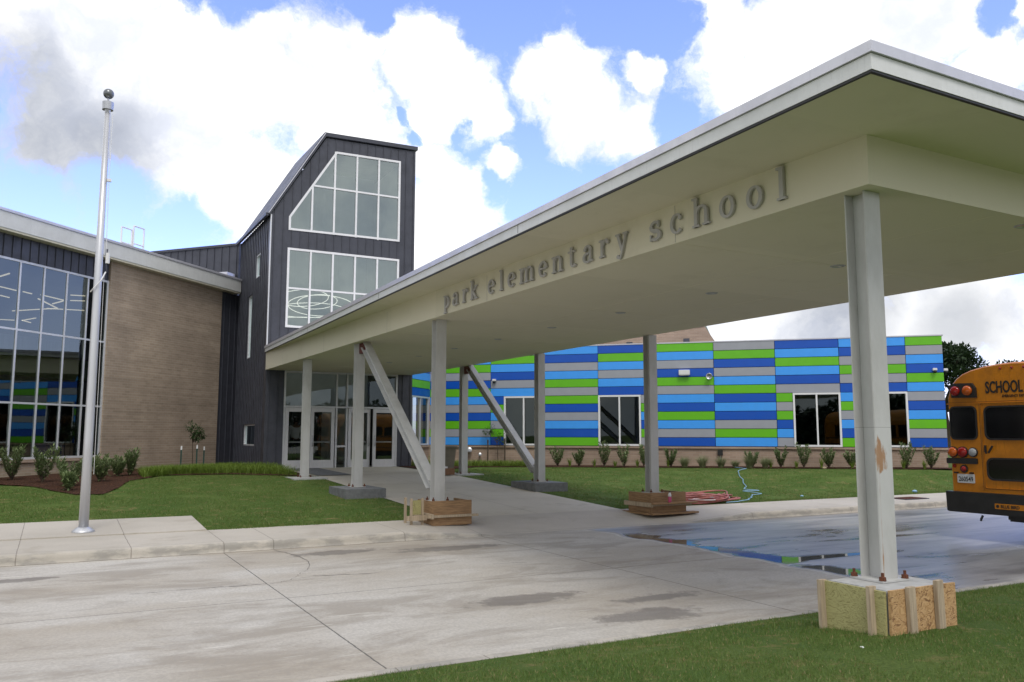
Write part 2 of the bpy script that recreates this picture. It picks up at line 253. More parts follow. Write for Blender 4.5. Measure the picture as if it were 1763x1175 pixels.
# ground materials, all in world space
def joint_contact_lines(m, xs=(), ys=(), wd=.009, wob=True):
    x, y, z = m.xyz(); n = m.math('MULTIPLY', m.math('SUBTRACT', m.noise(9, 3, .6), .5), .02)
    acc = None
    for ax, vals in ((x, xs), (y, ys)):
        for v in vals:
            d = m.map(m.math('ABSOLUTE', m.math('ADD', m.math('SUBTRACT', ax, v), n)), wd * .5, wd * 1.2, 1, 0)
            acc = d if acc is None else m.math('MAXIMUM', acc, d)
    return acc
def road():
    m = Mat('road_concrete', (.4, .39, .37), .85, coord='World'); x, y, z = m.xyz()
    big = m.map(m.noise(.22, 5, .55, (1, 1.9, 1)), .33, .68); mid = m.map(m.noise(.9, 9, .70, (.6, 1.4, 1), dist=.5), .46, .62); fine = m.noise(34, 4, .7)
    c = m.mix(big, (.52, .495, .45), (.39, .345, .28)); c = m.mix(m.math('MULTIPLY', mid, .55), c, (.235, .20, .155))
    c = m.mix(m.math('MULTIPLY', m.map(m.noise(.5, 5, .6, (1, 2, 1)), .55, .68), .6), c, (.55, .53, .49))
    c = m.mix(m.math('MULTIPLY', m.map(fine, .38, .62), .38), c, (.27, .25, .22))
    pit = m.map(m.noise(20, 3, .6, (.5, 1.4, 1)), .69, .73); c = m.mix(m.math('MULTIPLY', pit, .7), c, (.10, .09, .08))
    scr = m.map(m.noise(5, 2, .5, (.22, 3.2, 1)), .70, .73); c = m.mix(m.math('MULTIPLY', scr, .5), c, (.66, .64, .58))
    # damp spots on the left half
    sp = None
    for cx, cy, rx, ry in ((5.6, 12.35, 1.1, .38), (3.9, 12.75, .9, .28), (5.35, 6.9, .8, .3), (4.6, 8.2, .9, .3), (6.0, 7.6, .7, .22), (-.4, 12.2, .6, .2)):
        a = m.math('POWER', m.math('DIVIDE', m.math('SUBTRACT', x, cx), rx), 2); b = m.math('POWER', m.math('DIVIDE', m.math('SUBTRACT', y, cy), ry), 2)
        d = m.math('SUBTRACT', 1, m.math('SQRT', m.math('ADD', a, b))); sp = d if sp is None else m.math('MAXIMUM', sp, d)
    damp = m.map(m.math('MULTIPLY_ADD', m.math('SUBTRACT', m.noise(3, 8, .7), .5), 2.2, sp), .05, .45)
    c = m.mix(m.math('MULTIPLY', damp, .66), c, (.12, .105, .09))
    # wet east part of the road
    wn = m.math('MULTIPLY', m.math('SUBTRACT', m.noise(.8, 4, .55), .5), .9)
    edge = m.map(m.math('ADD', x, wn), 9.05, 9.22); yb = m.map(m.math('ADD', y, wn), 6.1, 6.6)
    wet0 = m.math('MULTIPLY', edge, yb)
    st = m.noise(.75, 5, .6, (.32, 1.5, 1), dist=.8)
    near = m.map(x, 9.2, 9.8, .18, -.05)
    pud = m.map(m.math('ADD', st, near), .47, .58); pud = m.math('MULTIPLY', pud, m.map(x, 15.5, 13.0, .2, 1.)); pud = m.math('MULTIPLY', pud, m.map(y, 12.9, 12.2, .0, 1.))
    pud = m.math('MULTIPLY', pud, wet0)
    sk = m.map(m.noise(2.4, 5, .6, (.16, 1.6, 1), dist=.6), .38, .62); wetc = m.mix(m.map(st, .3, .62), (.25, .25, .25), (.12, .115, .105)); wetc = m.mix(m.math('MULTIPLY', sk, .6), wetc, (.36, .355, .34)); c = m.mix(m.math('MULTIPLY', wet0, m.map(st, .35, .55, .55, .97)), c, wetc)
    c = m.mix(m.math('MULTIPLY', pud, .6), c, (.035, .034, .033))
    line = m.math('MULTIPLY', m.map(m.math('ABSOLUTE', m.math('SUBTRACT', m.math('ADD', x, wn), 9.04)), .015, .05, 1, 0), yb); c = m.mix(m.math('MULTIPLY', line, .5), c, (.62, .62, .60))
    j = joint_contact_lines(m, xs=(-6.5, -2.08, 2.34, 6.76, 11.2, 15.6, 20, 24.4), ys=(9.5,)); c = m.mix(m.math('MULTIPLY', j, .78), c, (.07, .065, .06))
    # crack by the kerb
    ck = m.math('SUBTRACT', m.math('MULTIPLY_ADD', m.noise(2.2, 4, .6), .8, m.math('MULTIPLY', m.math('POWER', m.math('SUBTRACT', y, 12.0), 2), .35)), m.math('SUBTRACT', x, 1.9))
    ckm = m.math('MULTIPLY', m.map(m.math('ABSOLUTE', ck), .004, .012, .0, 0), 1)
    m.color(c); r = m.math('MULTIPLY', m.math('SUBTRACT', 1, pud), 1); r = m.map(r, 0, 1, .11, .80, False)
    m.rough(m.math('MULTIPLY', r, m.map(wet0, 0, 1, 1., .42, False)))
    h = m.math('MULTIPLY', m.math('SUBTRACT', fine, m.math('MULTIPLY', j, 1.5)), m.math('MULTIPLY_ADD', pud, -1, 1.0)); m.bump(h, .35, .006)
    return m.m
M['road'] = road()
def walk(name, xs, ys, a=(.50, .46, .40), b=(.42, .385, .33)):
    m = Mat(name, a, .85, coord='World'); f = m.map(m.noise(.5, 5, .6), .35, .68); c = m.mix(f, a, b); c = m.mix(m.math('MULTIPLY', m.map(m.noise(30, 4, .7), .3, .7), .25), c, tuple(v * .8 for v in b))
    c = m.mix(m.math('MULTIPLY', m.map(m.noise(1.6, 5, .6), .56, .7), .35), c, (.30, .26, .20)); x, y, z = m.xyz()
    kf = m.math('MULTIPLY', m.map(y, 13.62, 13.55), m.map(m.noise(2.2, 5, .65, (1, 1, 3)), .42, .6)); c = m.mix(m.math('MULTIPLY', kf, .55), c, (.20, .195, .18))
    j = joint_contact_lines(m, xs, ys, .007); c = m.mix(m.math('MULTIPLY', j, .7), c, (.14, .12, .10)); m.color(c); m.bump(m.math('SUBTRACT', m.noise(40, 4, .7), j), .3, .004); return m.m
M['walk'] = walk('sidewalk_concrete', (-3.8, -.4, 1.05, 2.35, 3.1, 5.3, 6.76, 13.3, 16.4, 19.5), (13.68, 13.495))  # front line paints contact shade where kerb meets gutter, other lines are joints
M['plaza'] = walk('plaza_concrete', (8.9,), (18.4, 21.8, 25.2), (.56, .52, .44), (.48, .44, .36))
def lawn():
    m = Mat('mown_turf', (.05, .1, .02), .95, spec=.15, coord='World'); f = m.map(m.noise(.8, 5, .6), .35, .68); c = m.mix(f, (.085, .148, .030), (.130, .185, .045))
    c = m.mix(m.math('MULTIPLY', m.map(m.noise(45, 4, .7), .35, .7), .6), c, (.040, .066, .014)); c = m.mix(m.math('MULTIPLY', m.map(m.noise(2.6, 6, .7), .54, .68), .75), c, (.26, .20, .09))
    m.color(c); m.bump(m.noise(55, 5, .75), .9, .03); return m.m
M['lawn'] = lawn()
def mulch():
    m = Mat('red_brown_bark_mulch', (.09, .04, .02), .95, spec=.2, coord='World'); v = m.n.new('ShaderNodeTexVoronoi'); v.inputs['Scale'].default_value = 26; m.l(m.v, v.inputs['Vector']); sp = m.xyz(v.outputs['Color'])
    m.color(m.mix(sp[0], (.030, .014, .009), (.100, .046, .026))); m.bump(v.outputs['Distance'], 1.0, .04); return m.m
M['mulch'] = mulch()
def leafmat(name, a, b, tl=.3):
    m = Mat(name, a, .55, spec=.35, coord='World'); oi = m.n.new('ShaderNodeObjectInfo'); f = m.map(m.noise(14, 3, .6), .3, .7); c = m.mix(f, a, b); c = m.mix(m.math('MULTIPLY', oi.outputs['Random'], .35), c, tuple(v * .7 for v in a)); m.color(c)
    t = m.n.new('ShaderNodeBsdfTranslucent'); m.l(c, t.inputs[0]); mx = m.n.new('ShaderNodeMixShader'); mx.inputs[0].default_value = tl; m.l(m.b.outputs[0], mx.inputs[1]); m.l(t.outputs[0], mx.inputs[2]); m.l(mx.outputs[0], m.n['Material Output'].inputs[0]); return m.m
M['leaf'] = leafmat('glossy_shrub_leaf', (.13, .19, .075), (.26, .32, .14)); M['leaf_tree'] = leafmat('young_tree_leaf', (.04, .085, .025), (.07, .12, .035)); M['leaf_dark'] = leafmat('oak_leaf', (.022, .045, .016), (.04, .07, .024), .15)
M['blade'] = leafmat('bright_grass_blade', (.13, .21, .025), (.23, .32, .05)); M['blade_grey'] = leafmat('grey_green_blade', (.20, .24, .11), (.32, .34, .18)); M['turf_blade'] = leafmat('turf_blade', (.092, .165, .030), (.160, .220, .052), .2); M['dry_blade'] = leafmat('dry_turf_blade', (.24, .20, .08), (.30, .26, .12), .2)

# ================================================================== mesh helpers
def tag(o, label=None, cat=None, group=None, kind=None):
    if label: o['label'] = label
    if cat: o['category'] = cat
    if group: o['group'] = group
    if kind: o['kind'] = kind
    return o
def thing(name, label, cat, loc=(0, 0, 0), rz=0., group=None):
    o = bpy.data.objects.new(name, None); COL.objects.link(o); o.location = loc; o.rotation_euler = (0, 0, rz); o.empty_display_size = .2
    return tag(o, label, cat, group)
class MB:
    def __init__(s): s.v = []; s.f = []
    def add(s, vs, fs):
        k = len(s.v); s.v += [tuple(q) for q in vs]; s.f += [tuple(i + k for i in f) for f in fs]; return s
    def box(s, x0, x1, y0, y1, z0, z1, mat=None):
        vs = [(x, y, z) for z in (z0, z1) for y in (y0, y1) for x in (x0, x1)]
        if mat is not None: vs = [mat @ Vector(q) for q in vs]
        return s.add(vs, [(0, 2, 3, 1), (4, 5, 7, 6), (0, 1, 5, 4), (2, 6, 7, 3), (0, 4, 6, 2), (1, 3, 7, 5)])
    def bar(s, a, b, wx, wy, roll=None):
        """rectangular bar from a to b; wx across, wy the other way"""
        a, b = Vector(a), Vector(b); d = (b - a).normalized(); u = Vector((0, 0, 1)) if abs(d.z) < .95 else Vector((0, 1, 0))
        if roll is not None: u = Vector(roll)
        sx = d.cross(u).normalized(); sy = sx.cross(d).normalized(); vs = []
        for p in (a, b):
            for i, j in ((-1, -1), (1, -1), (1, 1), (-1, 1)): vs.append(p + sx * i * wx / 2 + sy * j * wy / 2)
        return s.add(vs, [(0, 3, 2, 1), (4, 5, 6, 7), (0, 1, 5, 4), (1, 2, 6, 5), (2, 3, 7, 6), (3, 0, 4, 7)])
    def tube(s, pts, r, n=10, cap=True):
        pts = [Vector(p) for p in pts]; rs = r if isinstance(r, (list, tuple)) else [r] * len(pts); vs = []; fs = []; prev = None
        for i, p in enumerate(pts):
            d = (pts[min(i + 1, len(pts) - 1)] - pts[max(i - 1, 0)]).normalized()
            if prev is None: u = d.orthogonal().normalized()
            else: u = (prev - d * prev.dot(d)).normalized()
            prev = u; v = d.cross(u)
            for k in range(n): a = 2 * math.pi * k / n; vs.append(p + (u * math.cos(a) + v * math.sin(a)) * rs[i])
        for i in range(len(pts) - 1):
            for k in range(n): fs.append((i * n + k, i * n + (k + 1) % n, (i + 1) * n + (k + 1) % n, (i + 1) * n + k))
        if cap: fs.append(tuple(range(n))[::-1]); fs.append(tuple((len(pts) - 1) * n + k for k in range(n)))
        return s.add(vs, fs)
    def lathe(s, prof, c=(0, 0, 0), n=20):
        vs = []; fs = []
        for r, z in prof:
            for k in range(n): a = 2 * math.pi * k / n; vs.append((c[0] + r * math.cos(a), c[1] + r * math.sin(a), c[2] + z))
        for i in range(len(prof) - 1):
            for k in range(n): fs.append((i * n + k, i * n + (k + 1) % n, (i + 1) * n + (k + 1) % n, (i + 1) * n + k))
        fs.append(tuple(range(n))[::-1]); fs.append(tuple((len(prof) - 1) * n + k for k in range(n))); return s.add(vs, fs)
    def poly(s, outer, holes, y0, y1, conv=None):
        """flat plate in the x/z plane from y0 (front) to y1, with holes; conv maps (x,y,z)"""
        conv = conv or (lambda x, y, z: (x, y, z)); loops = [outer] + list(holes)
        tri = tessellate_polygon([[Vector((a, b, 0)) for a, b in lp] for lp in loops]); flat = [q for lp in loops for q in lp]; n = len(flat)
        vs = [conv(a, y0, b) for a, b in flat] + [conv(a, y1, b) for a, b in flat]; fs = [t for t in tri] + [tuple(i + n for i in t[::-1]) for t in tri]; k = 0
        for lp in loops:
            for i in range(len(lp)): a, b = k + i, k + (i + 1) % len(lp); fs.append((a, b, b + n, a + n))
            k += len(lp)
        return s.add(vs, fs)
    def sphere(s, c, r, n=14, sq=(1, 1, 1)):
        vs = []; fs = []; h = n // 2
        for i in range(h + 1):
            t = math.pi * i / h
            for k in range(n): a = 2 * math.pi * k / n; vs.append((c[0] + r * sq[0] * math.sin(t) * math.cos(a), c[1] + r * sq[1] * math.sin(t) * math.sin(a), c[2] + r * sq[2] * math.cos(t)))
        for i in range(h):
            for k in range(n): fs.append((i * n + k, (i + 1) * n + k, (i + 1) * n + (k + 1) % n, i * n + (k + 1) % n))
        return s.add(vs, fs)
    def build(s, name, mat, parent=None, bevel=0., smooth=False, fix=True, loc=None, rz=None, autosmooth=False):
        me = bpy.data.meshes.new(name); me.from_pydata(s.v, [], s.f); me.materials.append(mat)
        if fix:
            bm = bmesh.new(); bm.from_mesh(me); bmesh.ops.recalc_face_normals(bm, faces=bm.faces)
            if bevel: bmesh.ops.bevel(bm, geom=[e for e in bm.edges if len(e.link_faces) == 2 and e.calc_face_angle(0) > .5], offset=bevel, segments=2, affect='EDGES', clamp_overlap=True)
            bm.to_mesh(me); bm.free()
        if smooth: me.shade_smooth()
        o = bpy.data.objects.new(name, me); COL.objects.link(o)
        if parent: o.parent = parent
        if loc: o.location = loc
        if rz is not None: o.rotation_euler = (0, 0, rz)
        return o
def copy_tree(o, parent=None):
    c = o.copy(); COL.objects.link(c)
    if parent: c.parent = parent
    for ch in list(o.children): copy_tree(ch, c)
    return c
def interp(t, pts):
    if t <= pts[0][0]: return pts[0][1]
    for (a, va), (b, vb) in zip(pts, pts[1:]):
        if t <= b: return va + (vb - va) * (t - a) / (b - a)
    return pts[-1][1]

# ================================================================== ground
ROAD = -.55
PLZ = [(15.1, -.38), (24, 0), (29.1, .09), (60, .12)]
def gz(x, y):
    if y < 6.2: return interp(y, [(2.6, -.30), (4.4, -.335), (5.2, -.40), (6.0, -.51), (6.2, -.515)]) + .012 * noise.noise(Vector((x * .7, y * .7, 0)))
    if y < 15.1: return -.62
    a = interp(y, PLZ)
    if x > 11.2:
        wd = (x - 13.256) * 1.414; zw = .04 + .11 * max(0, min(1, wd / 19)); yw = max(44.56 - x, 17.6); t = min(1, 1.7 * (y - 15.1) / (yw - 15.1)); t = t * t * (3 - 2 * t)
        b = -.38 + (zw + .38) * t; k = min(1, (x - 11.2) / 1.5); a = a * (1 - k) + b * k
    return a + .010 * noise.noise(Vector((x * .5, y * .5, 3)))
def grid(name, mat, xs, ys, fz, kind='structure', keep=None):
    vs = [(x, y, fz(x, y)) for y in ys for x in xs]; n = len(xs); fs = []
    for j in range(len(ys) - 1):
        for i in range(n - 1):
            if keep and not keep((xs[i] + xs[i + 1]) / 2, (ys[j] + ys[j + 1]) / 2): continue
            fs.append((j * n + i, j * n + i + 1, (j + 1) * n + i + 1, (j + 1) * n + i))
    me = bpy.data.meshes.new(name); me.from_pydata(vs, [], fs); me.materials.append(mat); me.shade_smooth()
    o = bpy.data.objects.new(name, me); COL.objects.link(o); o['kind'] = kind; return o
def fr(a, b, st): n = max(1, int(round((b - a) / st))); return [a + (b - a) * i / n for i in range(n + 1)]
grid('ground', M['lawn'], [-1500, -100, 100, 1500], [-1500, -100, 100, 1500], lambda x, y: -.9)
grid('lawn_near', M['lawn'], fr(-45, -8, 4) + fr(-7.6, 24, .4)[0:] + fr(28, 60, 4), fr(-30, 0, 3) + fr(.3, 6.12, .16), gz)
grid('lawn_left', M['lawn'], fr(-60, -10, 5) + fr(-9.5, 6.8, .5), fr(15.08, 45, .5), lambda x, y: gz(x, y) - .004)
grid('lawn_right', M['lawn'], fr(10.98, 40, .5) + fr(42, 120, 6), fr(15.08, 45, .5) + fr(47, 120, 6), lambda x, y: gz(x, y) - .004)
grid('road', M['road'], fr(-90, 120, 3), fr(6.1, 13.6, .75), lambda x, y: ROAD)
# kerb and sidewalk in one poured piece, falling to the road in front of the plaza
def kerb_h(x): return .15 * (1 if x < 5.4 or x > 13.4 else (interp(x, [(5.4, 1), (7.2, 0)]) if x < 9 else interp(x, [(11.3, 0), (13.4, 1)])))
def sw(x, y):
    h = kerb_h(x); k = h / .15
    full = ROAD + interp(y, [(13.49, 0), (13.52, .02), (13.535, .10), (13.56, .135), (13.60, .148), (13.75, .153), (15.20, .1743)])
    ramp = ROAD + interp(y, [(13.49, -.004), (13.60, .004), (14.4, .10), (15.20, .1743)])
    return full * k + ramp * (1 - k)
grid('sidewalk', M['walk'], fr(-80, -8, 8) + fr(-7, 5, .5) + fr(5.1, 7.3, .1) + fr(7.5, 11.2, .3) + fr(11.3, 13.5, .1) + fr(14, 30, .5) + fr(32, 110, 6), [13.49, 13.505, 13.52, 13.527, 13.535, 13.547, 13.56, 13.58, 13.60, 13.66, 13.75, 14.1, 14.4, 14.8, 15.20], sw)
grid('plaza', M['plaza'], fr(6.82, 11.02, .42), fr(15.2, 29.2, .35), lambda x, y: interp(y, PLZ))
MB().box(-6, 2.33, 15.13, 16.95, -.6, 0).build('pole_pad', M['walk'])
o = bpy.data.objects['pole_pad']; o['kind'] = 'structure'
for v in o.data.vertices:
    if v.co.z > -.1: v.co.z = -.358 + (v.co.y - 15.13) * .043
pk = MB().box(-60, 80, 6.05, 6.16, -.7, -.505).build('edge_kerb', M['walk']); pk['kind'] = 'structure'
MB().box(6.95, 8.0, 24.9, 28.7, 0, .0).build('entry_mat', M['grey_concrete']); o = bpy.data.objects['entry_mat']; tag(o, 'grey concrete strip set flush before the left pair of doors', 'mat')
for i, v in enumerate(o.data.vertices): v.co.z = interp(v.co.y, PLZ) + (.018 if i < 4 else .022)

# ================================================================== walls in local frames
def ribs(mb, outer, holes, x0, x1, step, yf, dep=.028, wd=.022, ph=0.):
    """standing seams: vertical ribs over a wall outline, skipping its openings"""
    x = x0 + ph
    while x < x1:
        def cross(lp):
            z = []
            for (ax, az), (bx, bz) in zip(lp, lp[1:] + lp[:1]):
                if (ax - x) * (bx - x) < 0: z.append(az + (bz - az) * (x - ax) / (bx - ax))
            return sorted(z)
        c = cross(outer)
        if len(c) >= 2:
            seg = [(c[0], c[-1])]
            for h in holes:
                hc = cross(h)
                if len(hc) >= 2:
                    ns = []
                    for a, b in seg:
                        if hc[-1] <= a or hc[0] >= b: ns.append((a, b)); continue
                        if hc[0] > a: ns.append((a, hc[0]))
                        if hc[-1] < b: ns.append((hc[-1], b))
                    seg = ns
            for a, b in seg:
                if b - a > .05: mb.box(x - wd / 2, x + wd / 2, yf - dep, yf + .002, a + .003, b - .003)
        x += step
def rect(x0, x1, z0, z1): return [(x0, z0), (x1, z0), (x1, z1), (x0, z1)]
def frame_of(mb, lp, t, y0, y1):
    """mitred frame along the inside of a convex outline"""
    n = len(lp); cx = sum(p[0] for p in lp) / n; cz = sum(p[1] for p in lp) / n; inn = []
    for i in range(n):
        p0, p1, p2 = Vector(lp[i - 1]), Vector(lp[i]), Vector(lp[(i + 1) % n]); d1 = (p1 - p0).normalized(); d2 = (p2 - p1).normalized()
        n1 = Vector((-d1.y, d1.x)); n2 = Vector((-d2.y, d2.x)); c = Vector((cx, cz))
        if n1.dot(c - p1) < 0: n1 = -n1
        if n2.dot(c - p1) < 0: n2 = -n2
        b = (n1 + n2); b = b / b.length; inn.append(tuple(p1 + b * (t / max(.3, b.dot(n1)))))
    mb.poly(lp, [inn], y0, y1); return inn
def window(parent, lp, vx=(), hz=(), y0=-.03, y1=.10, t=.06, gm='glass', fm='frame_white', name='window', gy=.03, depth=None):
    """frame with mullions at vx (x or (x,z0,z1)) and rails at hz (z or (z,x0,x1)); pane as its child"""
    mb = MB(); frame_of(mb, lp, t, y0, y1)
    zs = [p[1] for p in lp]; xs = [p[0] for p in lp]
    for q in vx:
        x, a, b = q if isinstance(q, tuple) else (q, min(zs), max(zs)); mb.box(x - t * .42, x + t * .42, y0 + .004, y1 - .004, a + .01, b - .01)
    for q in hz:
        z, a, b = q if isinstance(q, tuple) else (q, min(xs), max(xs)); mb.box(a + .01, b - .01, y0 + .008, y1 - .008, z - t * .42, z + t * .42)
    f = mb.build(name, M[fm], parent)
    g = MB(); tri = tessellate_polygon([[Vector((a, b, 0)) for a, b in lp]]); g.add([(a, gy, b) for a, b in lp], tri); g.build('pane', M[gm], f, fix=False)
    return f

# ---------------------------------------------------------------- left wing (local x runs to the tower, local y into the building)
LW = thing('brick_wing', 'taupe brick wing with tall gridded glass wall and pale overhanging roof, left of the tower', 'building', (6.2145, 34.53, 0), R(45))
gl_l, gl_r = -19.6, -7.0
MB().box(gl_r, -1.13, 0, .35, -.5, 6.84).build('brick_wall', M['brick'], LW)
MB().box(-26, gl_r - .002, 0, .35, -.5, .44).build('brick_wall', M['brick'], LW)
MB().box(-26, gl_l - .002, .002, .35, .44, 6.84).build('brick_wall', M['brick'], LW)
MB().box(-26, gl_r + .12, -.06, .02, .44, .53).build('sill', M['brick_pale'], LW, bevel=.006)
mb = MB().box(-26, gl_r - .06, .04, .35, 6.20, 6.84); ribs(mb, rect(-26, gl_r - .06, 6.2, 6.84), [], -26, gl_r - .07, .30, .04); mb.build('metal_band', M['metal_dark'], LW)
mb = MB().box(-1.128, .2, .03, .35, -.5, 6.84); ribs(mb, rect(-1.128, 0, -.3, 6.84), [], -1.12, -.02, .36, .03, ph=.2); mb.build('metal_panel', M['metal_dark'], LW)
gx = [-7.85, -8.68, -9.53, -10.37, -11.2, -12.05, -12.9, -13.75, -14.6, -15.45, -16.3, -17.15, -18.0, -18.85]
window(LW, rect(gl_l, gl_r, .53, 6.2), gx, [2.13, 4.2], y0=.05, y1=.13, t=.066, gm='glass', fm='frame', name='curtain_wall', gy=.075)
# roof: fascia overhangs by .3
mb = MB().box(-26, -.34, -.30, .36, 6.90, 7.36); mb.box(-26, -.34, .36, 14, 7.0, 7.36); mb.build('roof', M['fascia'], LW, bevel=.01)
MB().box(-26, -.32, -.325, 14, 7.362, 7.45).build('coping', M['coping'], LW, bevel=.01)
MB().box(-26, -.36, -.28, .34, 6.845, 6.898).build('soffit', M['cream'], LW)
for x in (-14.3, -7.6): MB().box(x - .006, x + .006, -.302, -.29, 6.91, 7.35).build('fascia_joint', M['shadowgap'], LW)
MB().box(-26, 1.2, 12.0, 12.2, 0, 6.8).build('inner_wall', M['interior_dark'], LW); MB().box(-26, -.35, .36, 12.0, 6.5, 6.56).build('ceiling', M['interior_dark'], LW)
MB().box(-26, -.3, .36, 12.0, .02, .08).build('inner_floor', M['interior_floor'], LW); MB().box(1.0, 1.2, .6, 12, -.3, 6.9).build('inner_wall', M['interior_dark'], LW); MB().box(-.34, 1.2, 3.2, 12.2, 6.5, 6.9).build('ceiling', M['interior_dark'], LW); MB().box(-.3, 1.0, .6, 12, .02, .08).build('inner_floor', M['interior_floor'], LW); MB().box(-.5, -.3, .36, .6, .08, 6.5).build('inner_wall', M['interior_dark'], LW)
MB().box(-26, -10.6, 14.0, 14.2, -.5, 7.0).build('brick_wall', M['brick'], LW)
MB().box(-16, -.6, 6.5, 6.9, 3.45, 4.25).build('balcony_band', M['lime'], LW)
MB().box(-16, -.6, 6.95, 7.0, 4.25, 5.0).build('balcony_rail', M['steel'], LW)
MB().box(-7.7, -7.0, 1.4, 2.0, .08, .95).build('blue_chair', M['blue_plastic'], LW, bevel=.05)
b = bpy.data.objects['blue_chair']; b.parent = None; b.location = (6.2145, 34.53, 0); b.rotation_euler = (0, 0, R(45)); tag(b, 'blue plastic tub chair behind the lowest glass pane near the brick wall', 'chair')
LAMPS = [[-8.59,2.81,-8.89,2.1],[-7.17,4.38,-6.33,4.52],[-6.16,4.47,-5.71,4.56],[-5.77,5.93,-5.29,6.03],[-5.47,4.41,-4.19,4.61],[-3.66,5.71,-4.19,4.61],[-4.79,5.23,-2.69,6.44],[-2.65,8.75,-2.72,6.54],[-2.81,6.85,-1.89,5.78],[-5.12,3.44,-4.77,3.02],[-4.13,4.41,-3.87,3.87],[-0.27,10.79,-0.74,9.54],[-0.8,11.44,-0.42,10.98],[-0.35,10.71,0.84,11.01]]
def wl(a, d, z=0.): c = math.sqrt(.5); return (6.2145 + (a - d) * c, 34.53 + (a + d) * c, z)
lamp_lab = ['topmost bar lamp at the left edge of the glass wall', 'second bar lamp from the left edge of the glass wall, sloping down', 'short bar lamp in the second pane column', 'short low bar lamp at the left edge of the glass wall', 'bar lamp forming the top of a zigzag in the third pane column', 'short slanting bar lamp closing the zigzag in the third pane column', 'steep bar lamp crossing below the zigzag', 'long nearly level bar lamp across three pane columns', 'long level bar lamp running behind the flagpole side panes', 'upper short bar lamp in the fourth pane column', 'lower short bar lamp in the fourth pane column', 'low slanting bar lamp rising to the right', 'lowest level bar lamp at the left edge', 'low slanting bar lamp falling to the right']
for i, (a, d, e, f) in enumerate(LAMPS):
    a, e = min(a, .4), min(e, .4)
    if d < .6 or f < .6: k = .8 - min(d, f); d += k; f += k
    A, B = wl(a, d, 6.2), wl(e, f, 6.2); t = thing('bar_lamp', 'lit ' + lamp_lab[i], 'lamp', A, 0, 'slim lit bar lamps hung behind the glass wall'); dv = Vector(B) - Vector(A)
    MB().bar((0, 0, 0), dv, .04, .03).build('lamp_tube', M['lamp'], t); MB().bar((0, 0, .045), dv + Vector((0, 0, .045)), .06, .035).build('lamp_body', M['metal_dark'], t)
# roof access rails
for i, (a, b, z1) in enumerate(((-5.53, -5.03, 8.43), (-4.95, -4.44, 8.6))):
    t = thing('roof_rail', ('lower left' if i == 0 else 'taller right') + ' of two white tube guard frames on the brick wing roof', 'railing', wl(a, 1.0, 7.45), R(45), 'guard frames on the brick wing roof')
    mb = MB(); h = z1 - 7.45; wd = b - a
    for x in (0, wd): mb.tube([(x, 0, 0), (x, 0, h)], .028, 8)
    for z in (h, h * .45): mb.tube([(0, 0, z), (wd, 0, z)], .026, 8)
    mb.build('rail_tube', M['frame_white'], t); MB().box(-.06, wd + .06, -.06, .06, .0, .03).build('base_plate', M['steel'], t)
# ---------------------------------------------------------------- link roof wall behind the wing, beside the tower
LK = thing('link_wing', 'low charcoal seamed metal parapet wall rising behind the brick wing roof beside the tower', 'building', (6.2, 34.92, 0), R(-45))
ol = [(-9, 6.0), (0, 6.0), (0, 9.0), (-9, 8.82)]
mb = MB().poly(ol, [], 0, 1.5); ribs(mb, ol, [], -9, 0, .36, 0., ph=.25); mb.build('metal_panel', M['metal_dark'], LK)
mb = MB().poly([(-9.05, 8.80), (.0, 9.0), (.0, 9.1), (-9.05, 8.92)], [], -.06, 1.55); mb.build('coping', M['metal_dark'], LK, bevel=.01)
MB().box(-.75, -.1, -.6, -.05, 7.46, 7.80).build('roof_flashing', M['coping'], LK, bevel=.02)

# ---------------------------------------------------------------- tower
TX0, TX1, TY = 6.2145, 11.6, 29.1
TW = thing('entrance_tower', 'tall charcoal seamed metal entrance tower with slanted left roof and white gridded windows', 'building', (0, TY, 0))
outer = [(TX0, -.3), (TX1, -.3), (TX1, 12.12), (8.09, 12.05), (TX0, 8.98)]
w1 = [(6.82, 8.46), (10.99, 8.50), (10.99, 11.64), (8.47, 11.60), (6.82, 8.95)]
w2 = rect(6.81, 10.99, 4.98, 7.82); we = rect(6.85, 11.04, .02, 3.47)
mb = MB().poly(outer, [w1, w2, we], 0, .22); ribs(mb, outer, [w1, w2, we], TX0, TX1, .305, 0., ph=.12); mb.build('front_wall', M['metal_dark'], TW)
window(TW, w1, [(7.64, 8.46, 10.2), (8.45, 8.46, 11.6), (9.28, 8.46, 11.63), (10.13, 8.46, 11.64)], [(10.2, 7.6, 10.99)], y0=-.03, t=.075, gm='glass_tower')
window(TW, w2, [7.64, 8.45, 9.28, 10.13], [6.38], y0=-.031, t=.075, gm='glass_tower')
